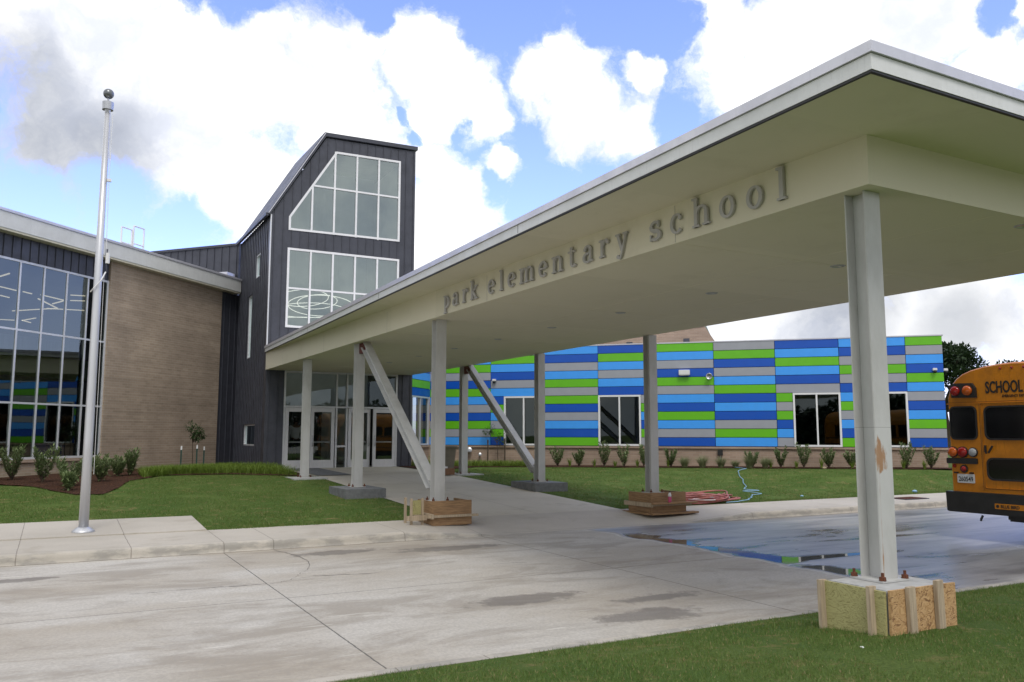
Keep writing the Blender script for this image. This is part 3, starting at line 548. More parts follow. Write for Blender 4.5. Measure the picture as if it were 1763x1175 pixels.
# side wall toward the brick wing, with three windows (local x runs back along the tower's flank)
SD = bpy.data.objects.new('side_wall_frame', None)
def sidemap(a, y, z): return (TX0 + y, a, z)     # plate coordinate -> tower local
sd_out = [(.222, -.3), (5.5, -.3), (5.5, 9.0), (.222, 9.0)]
sh = [rect(1.60, 2.42, 7.02, 7.92), rect(2.86, 3.56, 4.10, 6.52), rect(1.42, 3.62, .84, 1.62)]
mb = MB().poly(sd_out, sh, 0, .2); ribs(mb, sd_out, sh, 0, 5.5, .305, 0., ph=.2); mb.v = [sidemap(*q) for q in mb.v]; mb.build('side_wall', M['metal_dark'], TW)
for lp in sh:
    f = window(TW, lp, y0=.03, y1=.10, t=.05, gm='glass_dark', fm='frame', gy=.08)
    for o in (f, f.children[0]):
        for v in o.data.vertices: v.co = sidemap(*v.co)
        o.data.update()
mb = MB().poly([(.222, -.3), (5.5, -.3), (5.5, 12.1), (.222, 12.1)], [], 0, .2); mb.v = [(TX1 - .2 + y, a, z) for a, y, z in mb.v]; ribs_ = MB(); ribs(mb, [(0, -.3), (5.5, -.3), (5.5, 12.1), (0, 12.1)], [], 0, 0, 1, 0); mb.build('side_wall', M['metal_dark'], TW)
MB().box(TX0 + .2, TX1 - .2, 5.3, 5.5, -.3, 9.1).build('back_wall', M['metal_dark'], TW)
# roof: flat top and steep left slope, hipped at the back
RB = MB(); e = .06
rv = [(TX0 - e, -.08, 8.93), (8.07, -.08, 12.10), (TX1 + e, -.08, 12.17), (TX1 + e, 5.6, 12.17), (8.07, 4.3, 12.2), (TX0 - e, 5.6, 8.98)]
th = .14
tv = [(x - (.10 if z < 9.5 else (.06 if x < 9 else 0)), y, z + (.02 if z < 9.5 else th)) for x, y, z in rv]
RB.add(rv + tv, [(0, 1, 7, 6), (1, 2, 8, 7), (2, 3, 9, 8), (3, 4, 10, 9), (4, 5, 11, 10), (5, 0, 6, 11), (6, 7, 10, 11), (7, 8, 9, 10), (0, 5, 4, 1), (1, 4, 3, 2)])
RB.build('roof', M['metal_dark'], TW)
mb = MB().bar((TX0 - .12, -.095, 8.97), (8.035, -.095, 12.20), .03, .03); mb.build('rake_trim', M['coping'], TW)
MB().bar((TX0 - .16, -.06, 8.93), (TX0 - .16, 5.6, 8.98), .10, .10).build('gutter', M['metal_dark'], TW)
MB().box(TX0 - .03, TX0 + .012, -.035, .03, 4.2, 8.95).build('corner_trim', M['frame'], TW)
MB().poly([(TX0 + .2, 9.0), (TX1 - .2, 9.0), (TX1 - .2, 12.1), (8.1, 12.08), (TX0 + .25, 9.1)], [], 4.2, 4.3).build('back_wall', M['interior'], TW)
MB().box(TX0 + .2, TX1 - .2, 4.3, 5.3, 8.95, 9.05).build('roof', M['metal_dark'], TW)
# interior of the tower
MB().box(TX0 + .25, TX1 - .25, 4.9, 5.1, .1, 9.0).build('inner_wall', M['interior'], TW)
MB().box(TX0 + .205, TX0 + .24, .25, 4.9, 3.6, 8.9).build('inner_wall', M['interior'], TW); MB().box(TX1 - .24, TX1 - .205, .25, 4.9, .1, 11.9).build('inner_wall', M['interior'], TW)
MB().box(TX0 + .25, TX1 - .25, .3, 5.0, .04, .10).build('inner_floor', M['interior_floor'], TW)
MB().box(TX0 + .25, TX1 - .25, .3, .5, 3.52, 4.9).build('lintel_beam', M['interior'], TW)
MB().box(8.1, 9.3, 3.9, 4.85, .1, 2.2).build('inner_doorway', M['interior_dark'], TW)
t = thing('ring_chandelier', 'tilted glowing ring chandelier hanging behind the lower tower window', 'chandelier', (8.3, 31.2, 6.0))
for cx, cz, rr, ax, ay in ((-.35, .40, .95, -.22, .04), (.35, .16, 1.25, -.20, -.03), (.2, .30, .75, -.26, .05), (-.1, -.05, 1.35, -.10, .03), (.1, -.50, 1.5, -.02, .0), (.3, -.85, 1.6, .02, .0)):
    pts = [Vector((cx + rr * math.cos(a), rr * math.sin(a) * .8, cz + math.sin(a) * ax * rr + math.cos(a) * ay * rr)) for a in [2 * math.pi * i / 48 for i in range(49)]]
    MB().tube(pts, .013, 6, cap=False).build('lamp_ring', M['lamp_ring'], t, smooth=True)
mb = MB()
for x, y in ((-.7, 0), (.2, .5), (.9, -.3), (.2, -.6)): mb.tube([(x, y, .2), (x, y, 5.5)], .006, 4)
mb.build('cable', M['steel'], t)

# entrance screen and doors
EN = thing('entrance_screen', 'aluminium framed glass entrance screen under the canopy at the foot of the tower', 'glazed screen', (0, TY, 0))
window(EN, we, [(8.74, .02, 3.47), (9.12, .02, 3.47)], [(2.22, 6.85, 11.04)], y0=.02, y1=.16, t=.07, gm='glass_door', fm='frame', gy=.10)
MB().box(8.77, 9.09, .03, .13, .80, .87).build('rail', M['frame'], EN)
for f in EN.children:
    for p in f.children:       # glass above the door heads and in the middle light only
        me = p.data; me.clear_geometry(); q = MB()
        for a, b_, c, d in ((6.9, 11.0, 2.25, 3.42), (8.77, 9.09, .05, 2.2)): q.add([(a, .10, c), (b_, .10, c), (b_, .10, d), (a, .10, d)], [(0, 1, 2, 3)])
        me.from_pydata(q.v, [], q.f)
def door(x0, x1, hinge, ang, hx, lab):
    w_ = x1 - x0; hxp = x0 if hinge == 'l' else x1
    t = thing('glass_door', lab, 'door', (hxp, TY + .06, .06), ang, 'aluminium glass entrance doors'); s = 1 if hinge == 'l' else -1
    a, b_ = (0, w_) if s > 0 else (-w_, 0)
    MB().poly(rect(a, b_, 0, 2.12), [rect(a + .12, b_ - .12, .30, 1.98)], -.025, .025).build('door_frame', M['door'], t, bevel=.004)
    MB().add([(a + .11, 0, .29), (b_ - .11, 0, .29), (b_ - .11, 0, 1.99), (a + .11, 0, 1.99)], [(0, 1, 2, 3)]).build('pane', M['glass_door'], t, fix=False)
    MB().box(a + .1, b_ - .1, .03, .06, .90, .95).build('push_bar', M['steel'], t)
    X = a + .07 if hx == 'l' else b_ - .07
    MB().tube([(X, -.02, .78), (X, -.085, .80), (X, -.085, 1.06), (X, -.02, 1.08)], .014, 8).build('handle', M['steel'], t, smooth=True)
    MB().lathe([(.022, 0), (.022, .01)], n=10).build('lock', M['steel'], t, loc=(X, -.028, 1.0 + .14)).rotation_euler = (R(90), 0, 0)
door(6.93, 7.79, 'l', 0, 'r', 'leftmost glass entrance door, partly hidden by the slim left canopy post')
door(7.82, 8.68, 'r', 0, 'l', 'second glass entrance door from the left, with orange reflections in its glass')
door(9.18, 10.06, 'l', R(9), 'r', 'third glass entrance door, standing slightly ajar behind a canopy post')
door(10.11, 10.98, 'r', 0, 'l', 'rightmost glass entrance door beside the dark metal pier')

# ---------------------------------------------------------------- colour-panelled wing
BX, BY = 13.256, 31.306; SILL, RH = .84, .32
BW = thing('panelled_wing', 'long low classroom wing clad in blue, green and grey panels over a pale brick base', 'building', (BX, BY, 0), R(-45))
colsx = [0, .45, 2.60, 4.77, 6.93, 9.10, 11.26, 13.43, 15.60, 17.77, 18.95]
rows = ['GDSSDGLSDSGL', 'GDSSDGLSDSGL', 'SLGSDGLSDGSL', 'SGLDSLDGLSGD', 'LDSLGSGDSLDG', 'DGLSLDSGLDGS', 'GLSDGSLDGLSD', 'SGDSLGDLDSGL', 'DLGLDSGSGDLS', 'LDSGSDLGSLDG', 'GSLDGLSDLGSD']
rows = rows[1:]
winx = [(3.16, 4.77), (6.93, 8.55), (14.00, 15.60), (16.17, 17.77)]; WZ = SILL + 6 * RH
holes = [rect(a, b, SILL, WZ) for a, b in winx]
MB().poly(rect(-.0, 18.93, SILL - .09, SILL + 12 * RH - .02), [rect(a, b, SILL + .001, WZ) for a, b in winx], .03, .25).build('wall_core', M['shadowgap'], BW)
MB().box(.0, 18.93, .02, .26, -.6, SILL - .092).build('brick_base', M['brick_pale'], BW)
MB().box(-.02, 18.97, -.04, .05, SILL - .09, SILL - .012).build('sill_course', M['brick_pale'], BW, bevel=.006)
pan = {}
for ci, (a, b) in enumerate(zip(colsx, colsx[1:])):
    for r in range(12):
        z1 = SILL + (12 - r) * RH; z0 = z1 - RH; segs = [(a, b)]
        if r >= 6:
            for u, v in winx:
                segs = [q for s_ in segs for q in ([(s_[0], min(s_[1], u)), (max(s_[0], v), s_[1])] if not (v <= s_[0] or u >= s_[1]) else [s_])]
        for u, v in segs:
            if v - u > .03:
                dz = random.uniform(0, .003)
                MB().box(u + .008, v - .008, -.015 - dz, .03, z0 + .008, z1 - .008).build({'D': 'deep_blue_panel', 'L': 'light_blue_panel', 'G': 'green_panel', 'S': 'grey_panel'}[rows[ci][r]], PC[rows[ci][r]], BW, bevel=.004)
MB().box(-.03, 18.99, -.035, .30, SILL + 12 * RH - .01, SILL + 12 * RH + .035).build('coping', M['coping'], BW, bevel=.006)
MB().box(18.73, 18.93, .26, 12, -.6, SILL + 12 * RH - .02).build('end_wall', PC['S'], BW)
MB().box(.0, 18.7, .3, 12, 4.35, 4.45).build('roof', M['coping'], BW)
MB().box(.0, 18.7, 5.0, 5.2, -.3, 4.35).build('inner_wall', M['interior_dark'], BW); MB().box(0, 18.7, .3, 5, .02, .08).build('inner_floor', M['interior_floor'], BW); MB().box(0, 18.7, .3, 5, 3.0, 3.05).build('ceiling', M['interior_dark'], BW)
for a, b in winx: window(BW, rect(a, b, SILL + .002, WZ - .002), [(a + b) / 2], y0=-.045, y1=.08, t=.065, gm='glass_dark', gy=.04)
# stub wall facing the canopy, at 90 degrees
SB = thing('panelled_corner_wall', 'short blue, green and grey panelled wall with a tall window between the tower and the long wing', 'building', (BX, BY, 0), R(45))
for r, c in enumerate('GSDLGD'):
    z1 = SILL + (12 - r) * RH
    MB().box(-2.6, -.02, -.017, .03, z1 - RH + .008, z1 - .008).build({'D': 'deep_blue_panel', 'L': 'light_blue_panel', 'G': 'green_panel', 'S': 'grey_panel'}[c], PC[c], SB, bevel=.004)
MB().poly(rect(-2.6, -.02, SILL - .09, SILL + 12 * RH), [rect(-2.5, -.12, SILL, WZ)], .032, .25).build('wall_core', M['shadowgap'], SB)
MB().box(-2.6, -.0, .02, .25, -.6, SILL - .092).build('brick_base', M['brick_pale'], SB); MB().box(-2.6, .0, -.04, .05, SILL - .09, SILL - .012).build('sill_course', M['brick_pale'], SB)
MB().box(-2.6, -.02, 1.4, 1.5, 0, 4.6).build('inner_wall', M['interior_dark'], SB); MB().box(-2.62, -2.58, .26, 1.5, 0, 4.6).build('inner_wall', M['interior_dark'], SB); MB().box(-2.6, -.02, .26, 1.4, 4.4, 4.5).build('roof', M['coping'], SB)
window(SB, rect(-2.5, -.12, SILL + .002, WZ), [-1.8, -.98], y0=-.02, y1=.06, t=.06, gm='glass', fm='frame', gy=.04)
MB().box(-2.6, .0, -.035, .3, SILL + 12 * RH, SILL + 12 * RH + .04).build('coping', M['coping'], SB)
# things fixed on the panelled wall
def bl(a, y=0., z=0.): c = math.sqrt(.5); return (BX + (a + y) * c, BY + (-a + y) * c, z)
def camera_dome(a, z, lab, y=-.02):
    t = thing('security_camera', lab, 'camera', bl(a, y, z), R(-45), 'white security cameras on the panelled wall')
    MB().box(-.07, .07, -.13, .0, -.02, .07).build('mount', M['white_plastic'], t, bevel=.015); MB().sphere((0, -.09, -.045), .06).build('lens', M['black'], t, smooth=True)
camera_dome(2.77, 3.38, 'white security camera high on the panelled wall above the first window'); camera_dome(18.66, 3.48, 'white security camera near the right end of the panelled wall'); camera_dome(19.02, 3.47, 'white security camera at the outer corner of the panelled wall', .12)
t = thing('wall_light', 'white box shaped wall light on a deep blue panel', 'light', bl(10.2, -.02, 3.42), R(-45)); MB().box(-.2, .2, -.17, 0, .05, .24).build('housing', M['white_plastic'], t, bevel=.012); MB().box(-.17, .17, -.15, -.02, .03, .05).build('lens', M['steel'], t)
t = thing('horn_speaker', 'small round grey horn speaker beside the wall light', 'speaker', bl(11.1, -.02, 3.40), R(-45)); mb = MB().lathe([(.03, 0), (.05, .05), (.11, .16), (.12, .17), (.10, .165), (.04, .06)], n=18); o = mb.build('horn', M['steel'], t, smooth=True); o.rotation_euler = (R(90), 0, 0); MB().box(-.05, .05, -.04, .0, -.05, .05).build('bracket', M['black'], t)
t = thing('wall_spigot', 'small black utility box with conduit on the brick base between grasses', 'outlet', bl(11.42, .02, .0), R(-45)); MB().box(-.09, .09, -.10, 0, .52, .72).build('cover', M['black'], t, bevel=.01); MB().tube([(0, -.05, .1), (0, -.05, .54)], .018, 8).build('conduit', M['steel'], t)
for a, z, s in ((1.71, .62, .11), (2.15, .44, .07)):
    t = thing('pipe_fitting', ('larger upper' if s > .1 else 'smaller lower') + ' silver pipe fitting on the brick base beside the young tree', 'pipe fitting', bl(a, .02, z), R(-45)); o = MB().lathe([(s * .5, 0), (s * .5, .12), (s * .9, .13), (s * .9, .2), (s * .4, .21)], n=14).build('flange', M['steel'], t); o.rotation_euler = (R(78), 0, R(20))
# brick gable behind the panelled wing
GB = thing('brick_gable_block', 'plain tan brick block with sloping top rising behind the panelled wing', 'building', (BX + 9, BY + 9, 0), R(-45))
go = [(-6, 0), (11.9, 0), (11.9, 4.3), (10.24, 6.92), (7.43, 6.68), (4.86, 6.22), (-6, 5.0)]
MB().poly(go, [], 0, 8).build('wall', M['brick_pale'], GB); MB().poly([(-6, 5.0), (4.86, 6.22), (7.43, 6.68), (10.24, 6.92), (10.3, 7.0), (7.4, 6.78), (4.84, 6.32), (-6, 5.1)], [], -.05, 8.05).build('coping', M['steel'], GB)
for a, z in ((6.3, 6.1), (9.3, 6.2)):
    f = MB().box(a - .16, a + .16, -.03, .02, z - .10, z + .10).build('louvre', M['metal_dark'], GB)

# ================================================================== canopy
CB, CX0, CX1, CY0, CY1 = 3.455, 6.17, 11.5, 4.75, 29.0
CN = thing('entrance_canopy', 'long pale flat-roofed entrance canopy on steel posts, reaching from the tower to the near lawn', 'canopy', (CX0, CY0, 0)); OX, OY = CX0, CY0
def cv(x, y, z): return (x - OX, y - OY, z)
zs0, zs1 = 3.90, 4.05                       # overhang soffit height, near and at the tower
fx = [(5.08, 3.84), (6.12, 28.98)]          # west fascia line in plan
E_ = (12.62, 3.84); F_ = (11.56, 28.98)
def ztop(y): return zs0 + (zs1 - zs0) * (y - 3.84) / 25.14
# beams
def quadbox(a, b, wd, side, z0a, z1a, z0b, z1b):
    pass
def prismY(x0, x1, y0, y1, z0, z1a, z1b):
    return MB().add([cv(x0, y0, z0), cv(x1, y0, z0), cv(x1, y0, z1a), cv(x0, y0, z1a), cv(x0, y1, z0), cv(x1, y1, z0), cv(x1, y1, z1b), cv(x0, y1, z1b)], [(0, 1, 2, 3), (7, 6, 5, 4), (0, 4, 5, 1), (3, 2, 6, 7), (0, 3, 7, 4), (1, 5, 6, 2)])
prismY(CX0, CX0 + .12, CY0, CY1, CB, ztop(CY0), ztop(CY1)).build('side_beam', M['cream'], CN)
prismY(CX1 - .12, CX1, CY0, CY1, CB, ztop(CY0), ztop(CY1)).build('side_beam', M['cream'], CN)
prismY(CX0 + .12, CX1 - .12, CY0, CY0 + .12, CB, ztop(CY0), ztop(CY0)).build('end_beam', M['cream'], CN)
holes_l = []
lights = [(8.88, 4.96 + 2.405 * k) for k in range(10)]
def disc(cx, cy, r, n=14): return [(cx + r * math.cos(2 * math.pi * i / n), cy + r * math.sin(2 * math.pi * i / n)) for i in range(n)]
mb = MB(); mb.poly([(CX0 + .12, CY0 + .12), (CX1 - .12, CY0 + .12), (CX1 - .12, CY1), (CX0 + .12, CY1)], [disc(x, y, .085) for x, y in lights], 0, 1, conv=lambda a, y, b: cv(a, b, CB + .002 + .03 * y)); mb.build('soffit', M['cream'], CN)
for x, y in lights:
    o = MB().lathe([(.10, 0), (.085, -.008), (.078, .0), (.07, .09), (.02, .10)], n=20).build('downlight_trim', M['steel'], CN, smooth=True, loc=cv(x, y, CB + .002))
    MB().lathe([(.035, 0), (.03, .02)], n=12).build('bulb', M['white_plastic'], o, loc=(0, 0, .05))
mb = MB()
for y in (7.36, 12.1, 16.9, 21.7, 26.4): mb.box(*(CX0 + .12 - OX, CX1 - .12 - OX), y - OY - .004, y - OY + .004, CB - .001, CB + .003)
for x in (8.2, 10.0): mb.box(x - OX - .004, x - OX + .004, CY0 + .13 - OY, CY1 - OY, CB - .0005, CB + .003)
mb.build('soffit_joint', varied('faint_panel_joint', (.80, .77, .62), (.74, .70, .56), 5, .8), CN)
mb = MB()
for y in (7.37, 12.2, 17.0, 21.9, 26.5): mb.box(-.003, .001, y - OY - .004, y - OY + .004, CB + .01, 3.9)
mb.build('beam_joint', varied('faint_beam_joint', (.45, .43, .38), (.42, .40, .35), 5, .8), CN)
# overhang soffits (west, south, east) as thin plates under the roof
def plate(pts, th=.03): n = len(pts); return MB().add([cv(*p) for p in pts] + [cv(p[0], p[1], p[2] + th) for p in pts], [tuple(range(n)), tuple(range(n, 2 * n))[::-1]] + [(i, (i + 1) % n, (i + 1) % n + n, i + n) for i in range(n)])
A0, A1 = (fx[0][0], fx[0][1]), (fx[1][0], fx[1][1]); B0, B1, G_, H_ = (A0[0] + .014, A0[1] + .014), (A1[0] + .014, A1[1]), (E_[0] - .014, E_[1] + .014), (F_[0] - .014, F_[1])
plate([(B0[0], B0[1], zs0), (CX0 + .1, CY0 + .1, ztop(CY0)), (CX0 + .1, CY1, ztop(CY1)), (B1[0], B1[1], zs1)]).build('overhang_soffit', M['cream'], CN)
plate([(B0[0], B0[1], zs0), (G_[0], G_[1], zs0), (CX1 - .1, CY0 + .1, ztop(CY0)), (CX0 + .1, CY0 + .1, ztop(CY0))]).build('overhang_soffit', M['cream'], CN)
plate([(G_[0], G_[1], zs0), (H_[0], H_[1], zs1), (CX1 - .1, CY1, ztop(CY1)), (CX1 - .1, CY0 + .1, ztop(CY0))]).build('overhang_soffit', M['cream'], CN)
# fascia, black shadow line, metal edge
def strip(name, mat, off, z0, z1, thk=.03, bev=0.):
    def ring(o_): return [(A0[0] - o_, A0[1] - o_, 0), (E_[0] + o_, E_[1] - o_, 0), (F_[0] + o_, F_[1], .15), (A1[0] - o_, A1[1], .15)]
    outr, inn = ring(off), ring(off - thk); seq = [2, 1, 0, 3]; vs = []
    for i in seq:
        for (x, y, dz), z in ((outr[i], z0), (outr[i], z1), (inn[i], z1), (inn[i], z0)): vs.append(cv(x, y, z + dz))
    fs = []
    for k in range(3):
        for j in range(4): fs.append((4 * k + j, 4 * k + (j + 1) % 4, 4 * (k + 1) + (j + 1) % 4, 4 * (k + 1) + j))
    fs += [(0, 1, 2, 3), (12, 15, 14, 13)]
    return MB().add(vs, fs).build(name, mat, CN, bevel=bev)
strip('drip_edge', M['black'], -.006, zs0 - .006, zs0 + .016)
strip('fascia', M['fascia'], .0, zs0 + .012, zs0 + .134)
strip('shadow_gap', M['black'], -.004, zs0 + .13, zs0 + .142)
strip('roof_edge', M['coping'], .022, zs0 + .138, zs0 + .222)
plate([(A0[0], A0[1], zs0 + .2), (E_[0], E_[1], zs0 + .2), (F_[0], F_[1], zs1 + .2), (A1[0], A1[1], zs1 + .2)], .012).build('roof_deck', M['coping'], CN)
for y in (9.6, 15.9, 22.4):
    k = (y - A0[1]) / (A1[1] - A0[1]); x = A0[0] + (A1[0] - A0[0]) * k; z = zs0 + .15 * k
    MB().box(x - .003 - OX, x + .004 - OX, y - OY - .003, y - OY + .003, z + .02, z + .13).build('fascia_joint', M['shadowgap'], CN)

# ---- cracks in the road slab
mb = MB(); random.seed(3)
for L_ in [[(3.09, 13.42), (3.17, 13.09), (3.25, 12.63), (3.26, 12.16), (3.19, 11.71), (3.03, 11.29), (2.84, 10.97), (2.66, 10.63), (2.51, 10.52), (2.35, 10.47)], [(2.34, 10.48), (2.07, 10.49), (1.74, 10.54), (1.42, 10.54), (1.11, 10.54), (0.82, 10.54)], [(5.47, 10.56), (5.73, 10.54), (5.96, 10.48)], [(2.64, 10.59), (2.99, 10.79), (3.34, 10.7), (3.71, 10.61), (4.25, 10.98)]]:
    P_ = []
    for (xa, ya), (xb, yb) in zip(L_, L_[1:]):
        for k in range(6): u = k / 6; P_.append((xa + (xb - xa) * u + random.uniform(-.012, .012), ya + (yb - ya) * u + random.uniform(-.018, .018)))
    P_.append(L_[-1]); q = []
    for i, (x, y) in enumerate(P_): w_ = random.uniform(.006, .016); q.append(((x - w_ * .5, y - w_ * .5, ROAD + .004), (x + w_ * .5, y + w_ * .5, ROAD + .004)))
    for a, b_ in zip(q, q[1:]): mb.add([a[0], a[1], b_[1], b_[0]], [(0, 1, 2, 3)])
mb.build('road_crack', varied('dark_crack', (.11, .10, .09), (.17, .155, .14), 6, .9), fix=False)['kind'] = 'structure'

# steel H posts
def hcol(x, y, zt, zb=0., mat='column', bolts=True):
    w_, t_ = .215, .014; mb = MB()
    mb.box(-w_ / 2, w_ / 2, -w_ / 2, -w_ / 2 + t_, 0, zt - zb); mb.box(-w_ / 2, w_ / 2, w_ / 2 - t_, w_ / 2, 0, zt - zb); mb.box(-.005, .005, -w_ / 2 + t_, w_ / 2 - t_, 0, zt - zb)
    c = mb.build('column', M[mat], CN, loc=cv(x, y, zb), bevel=.003)
    MB().box(-.17, .17, -.17, .17, .0, .018).build('base_plate', M['column'], c, bevel=.003)
    for i, (a, b_) in enumerate(((-.145, -.145), (.145, -.145), (-.145, .145), (.145, .145))):
        MB().lathe([(.032, 0), (.032, .004), (.028, .006), (.028, .03), (.013, .032), (.012, .065)], n=6).build('anchor_bolt', M['rust'], c, loc=(a, b_, .019))
    return c
XL, XR, Y1, SP = 6.283 + .1075, 11.38 + .1075, 24.236 + .1075, 4.835
cols = {}
for nm, x, k in (('L1', XL, 0), ('L2', XL, 1), ('L3', XL, 2), ('L4', XL, 4), ('R1', XR, 0), ('R2', XR, 1), ('R3', XR, 2), ('R4', XR, 4)):
    cols[nm] = hcol(x, Y1 - SP * k, CB, 0., 'column_rust' if nm == 'L4' else 'column')
def brace(x, nm_top, nm_bot):
    yt = Y1 - SP * (1 if nm_top[1] == '2' else 0); yb = yt - SP
    a = Vector(cv(x, yt - .42, 3.40)); b_ = Vector(cv(x, yb + .27, .30)); d = (b_ - a).normalized(); mb = MB(); up_ = Vector((1, 0, 0))
    nrm = d.cross(up_).normalized(); wd = .2
    for s_, hh in ((-1, .013), (1, .013)):
        c = nrm * (s_ * (wd / 2 - .007)); mb.bar(a + c, b_ + c, .19, .013, roll=nrm)
    mb.bar(a, b_, .011, wd - .03, roll=nrm); o = mb.build('brace', M['column'], CN, bevel=.002)
    g = MB().add([Vector(cv(x - .006, yb + .09, .02)), Vector(cv(x - .006, yb + .30, .02)), Vector(cv(x - .006, yb + .40, .42)), Vector(cv(x - .006, yb + .09, .55)), Vector(cv(x + .006, yb + .09, .02)), Vector(cv(x + .006, yb + .30, .02)), Vector(cv(x + .006, yb + .40, .42)), Vector(cv(x + .006, yb + .09, .55))], [(0, 1, 2, 3), (4, 7, 6, 5), (0, 4, 5, 1), (1, 5, 6, 2), (2, 6, 7, 3), (3, 7, 4, 0)]).build('gusset_plate', M['column'], o)
    for k in range(4): MB().sphere((0, 0, 0), .016, 8).build('bolt', M['rust'], o, loc=(x - .012 - OX, yb + .25 - .02 * k - OY, .40 - .075 * k))
    MB().box(x - .05 - OX, x + .05 - OX, yt - .46 - OY, yt - .12 - OY, 3.20, 3.44).build('gusset_plate', M['primer'], o)
brace(XL, 'L2', 'L3'); brace(XR, 'R1', 'R2')

# ================================================================== the sign: raised serif letters on the west beam
SG = thing('school_sign', 'grey raised serif letters reading park elementary school on the canopy side beam', 'sign', (CX0, 9.8, 0))
BL, XH, AS, DE = 3.552, .236, .335, -.09
W_, T_ = .048, .024            # thick stem, thin stroke
def arc(cx, cz, rx, rz, a0, a1, n=18): return [(cx + rx * math.cos(R(a0 + (a1 - a0) * i / n)), cz + rz * math.sin(R(a0 + (a1 - a0) * i / n))) for i in range(n + 1)]
def bandpts(pts, ws):
    """closed strip of varying width round a centre line"""
    L_, R_ = [], []; n = len(pts)
    for i, (x, z) in enumerate(pts):
        a, b_ = pts[max(0, i - 1)], pts[min(n - 1, i + 1)]; dx, dz = b_[0] - a[0], b_[1] - a[1]; l_ = math.hypot(dx, dz) or 1; nx, nz = -dz / l_, dx / l_; h = (ws[i] if isinstance(ws, list) else ws) / 2
        L_.append((x + nx * h, z + nz * h)); R_.append((x - nx * h, z - nz * h))
    return L_, R_
def sw_(pts, thick=W_, thin=T_):
    """stress like a broad pen: vertical travel thick, level travel thin"""
    o_ = []
    for i in range(len(pts)):
        a, b_ = pts[max(0, i - 1)], pts[min(len(pts) - 1, i + 1)]; dx, dz = b_[0] - a[0], b_[1] - a[1]; l_ = math.hypot(dx, dz) or 1; o_.append(thin + (thick - thin) * abs(dz / l_) ** 1.3)
    return o_
def R_(x0, x1, z0, z1): return ('r', x0, x1, z0, z1)
def stem(x, z0, z1, foot=True, head=True, lead=True):
    s_ = [R_(x, x + W_, z0, z1)]
    if foot: s_.append(R_(x - .028, x + W_ + .028, z0, z0 + T_))
    if head: s_.append(R_(x - .032, x + W_ * .6, z1 - T_, z1))
    return s_
def glyph(c):
    w2_ = .0; S_ = []; ring_ = lambda cx, rx, a0=0, a1=360: ('b', arc(cx, XH / 2, rx, XH / 2 - T_ / 2 + .002, a0, a1, 26), None)
    if c == 'o': return [ring_(.115, .088)], .23
    if c == 'l': return stem(.035, 0, AS), .12
    if c == 'p': return stem(.035, DE, XH) + [('b', arc(.075, XH / 2, .115, XH / 2 - T_ / 2, -95, 95), None)], .225
    if c == 'a': return [R_(.135, .135 + W_, .02, XH * .75), ('b', [(.135 + W_ / 2, XH * .70)] + arc(.105, XH * .70, .056, XH * .30 - T_ / 2, 0, 165, 12), None), ('b', arc(.095, .065, .068, .065 - T_ / 2 + .006, 60, 330, 16), None), ('b', [(.16, .03), (.185, .012), (.215, .02)], T_), ('d', .052, XH * .76, .026)], .225
    if c == 'r': return stem(.035, 0, XH) + [('b', arc(.155, XH - .085, .075, .072, 175, 80, 10), None), ('d', .175, XH - .04, .028)], .205
    if c == 'k': return stem(.035, 0, AS) + [('b', [(.075, .10), (.19, XH - .015)], T_), R_(.15, .235, XH - T_, XH), ('b', [(.105, .125), (.20, .012)], W_), R_(.155, .255, 0, T_)], .255
    if c == 'e': return [('b', arc(.11, XH / 2, .085, XH / 2 - T_ / 2, 5, 318, 26), None), R_(.03, .195, XH / 2 - .005, XH / 2 - .005 + T_)], .22
    if c == 'c': return [('b', arc(.115, XH / 2, .088, XH / 2 - T_ / 2, 50, 318, 24), None), ('d', .172, XH - .055, .027)], .22
    if c in 'nhm':
        h = AS if c == 'h' else XH; s_ = stem(.035, 0, h); x = .035; nleg = 2 if c == 'm' else 1
        for k in range(nleg):
            s_ += [('b', arc(x + .105, XH - .085, .075, .073, 170, 0, 12), None), R_(x + .18 - W_ / 2, x + .18 + W_ / 2, 0, XH - .08), R_(x + .18 - W_ / 2 - .026, x + .18 + W_ / 2 + .026, 0, T_)]; x += .155
        return s_, (.42 if c == 'm' else .265)
    if c == 't': return [R_(.05, .05 + W_, .05, AS * .86), R_(.0, .155, XH - T_, XH), ('b', [(.05 + W_ / 2, .07)] + arc(.125, .065, .049, .052, 180, 330, 10), None)], .175
    if c == 's': return [('b', arc(.10, XH * .73, .062, XH * .27 - T_ / 2, 40, 250, 14) + arc(.105, XH * .27, .070, XH * .27 - T_ / 2, 75, -140, 16), [T_ + (W_ - T_) * (1 if 8 < i < 24 else .4) for i in range(32)]), R_(.150, .172, XH - .075, XH - .002), R_(.022, .044, .002, .08)], .20
    if c == 'y': return [('b', [(.045, XH - .01), (.125, .02)], W_), ('b', [(.205, XH - .01), (.105, -.06)] , T_), ('b', [(.108, -.05), (.085, -.082), (.055, -.07)], T_), ('d', .05, -.058, .026), R_(.0, .095, XH - T_, XH), R_(.155, .245, XH - T_, XH)], .245
LETT = [('p', 13.91, 13.64), ('a', 13.55, 13.22), ('r', 13.12, 12.85), ('k', 12.78, 12.47), ('e', 12.1, 11.87), ('l', 11.69, 11.57), ('e', 11.41, 11.17), ('m', 11.03, 10.59), ('e', 10.44, 10.2), ('n', 10.07, 9.77), ('t', 9.63, 9.44), ('a', 9.27, 9.0), ('r', 8.87, 8.65), ('y', 8.5, 8.24), ('s', 7.82, 7.59), ('c', 7.42, 7.2), ('h', 7.04, 6.75), ('o', 6.6, 6.37), ('o', 6.2, 5.97), ('l', 5.79, 5.65)]
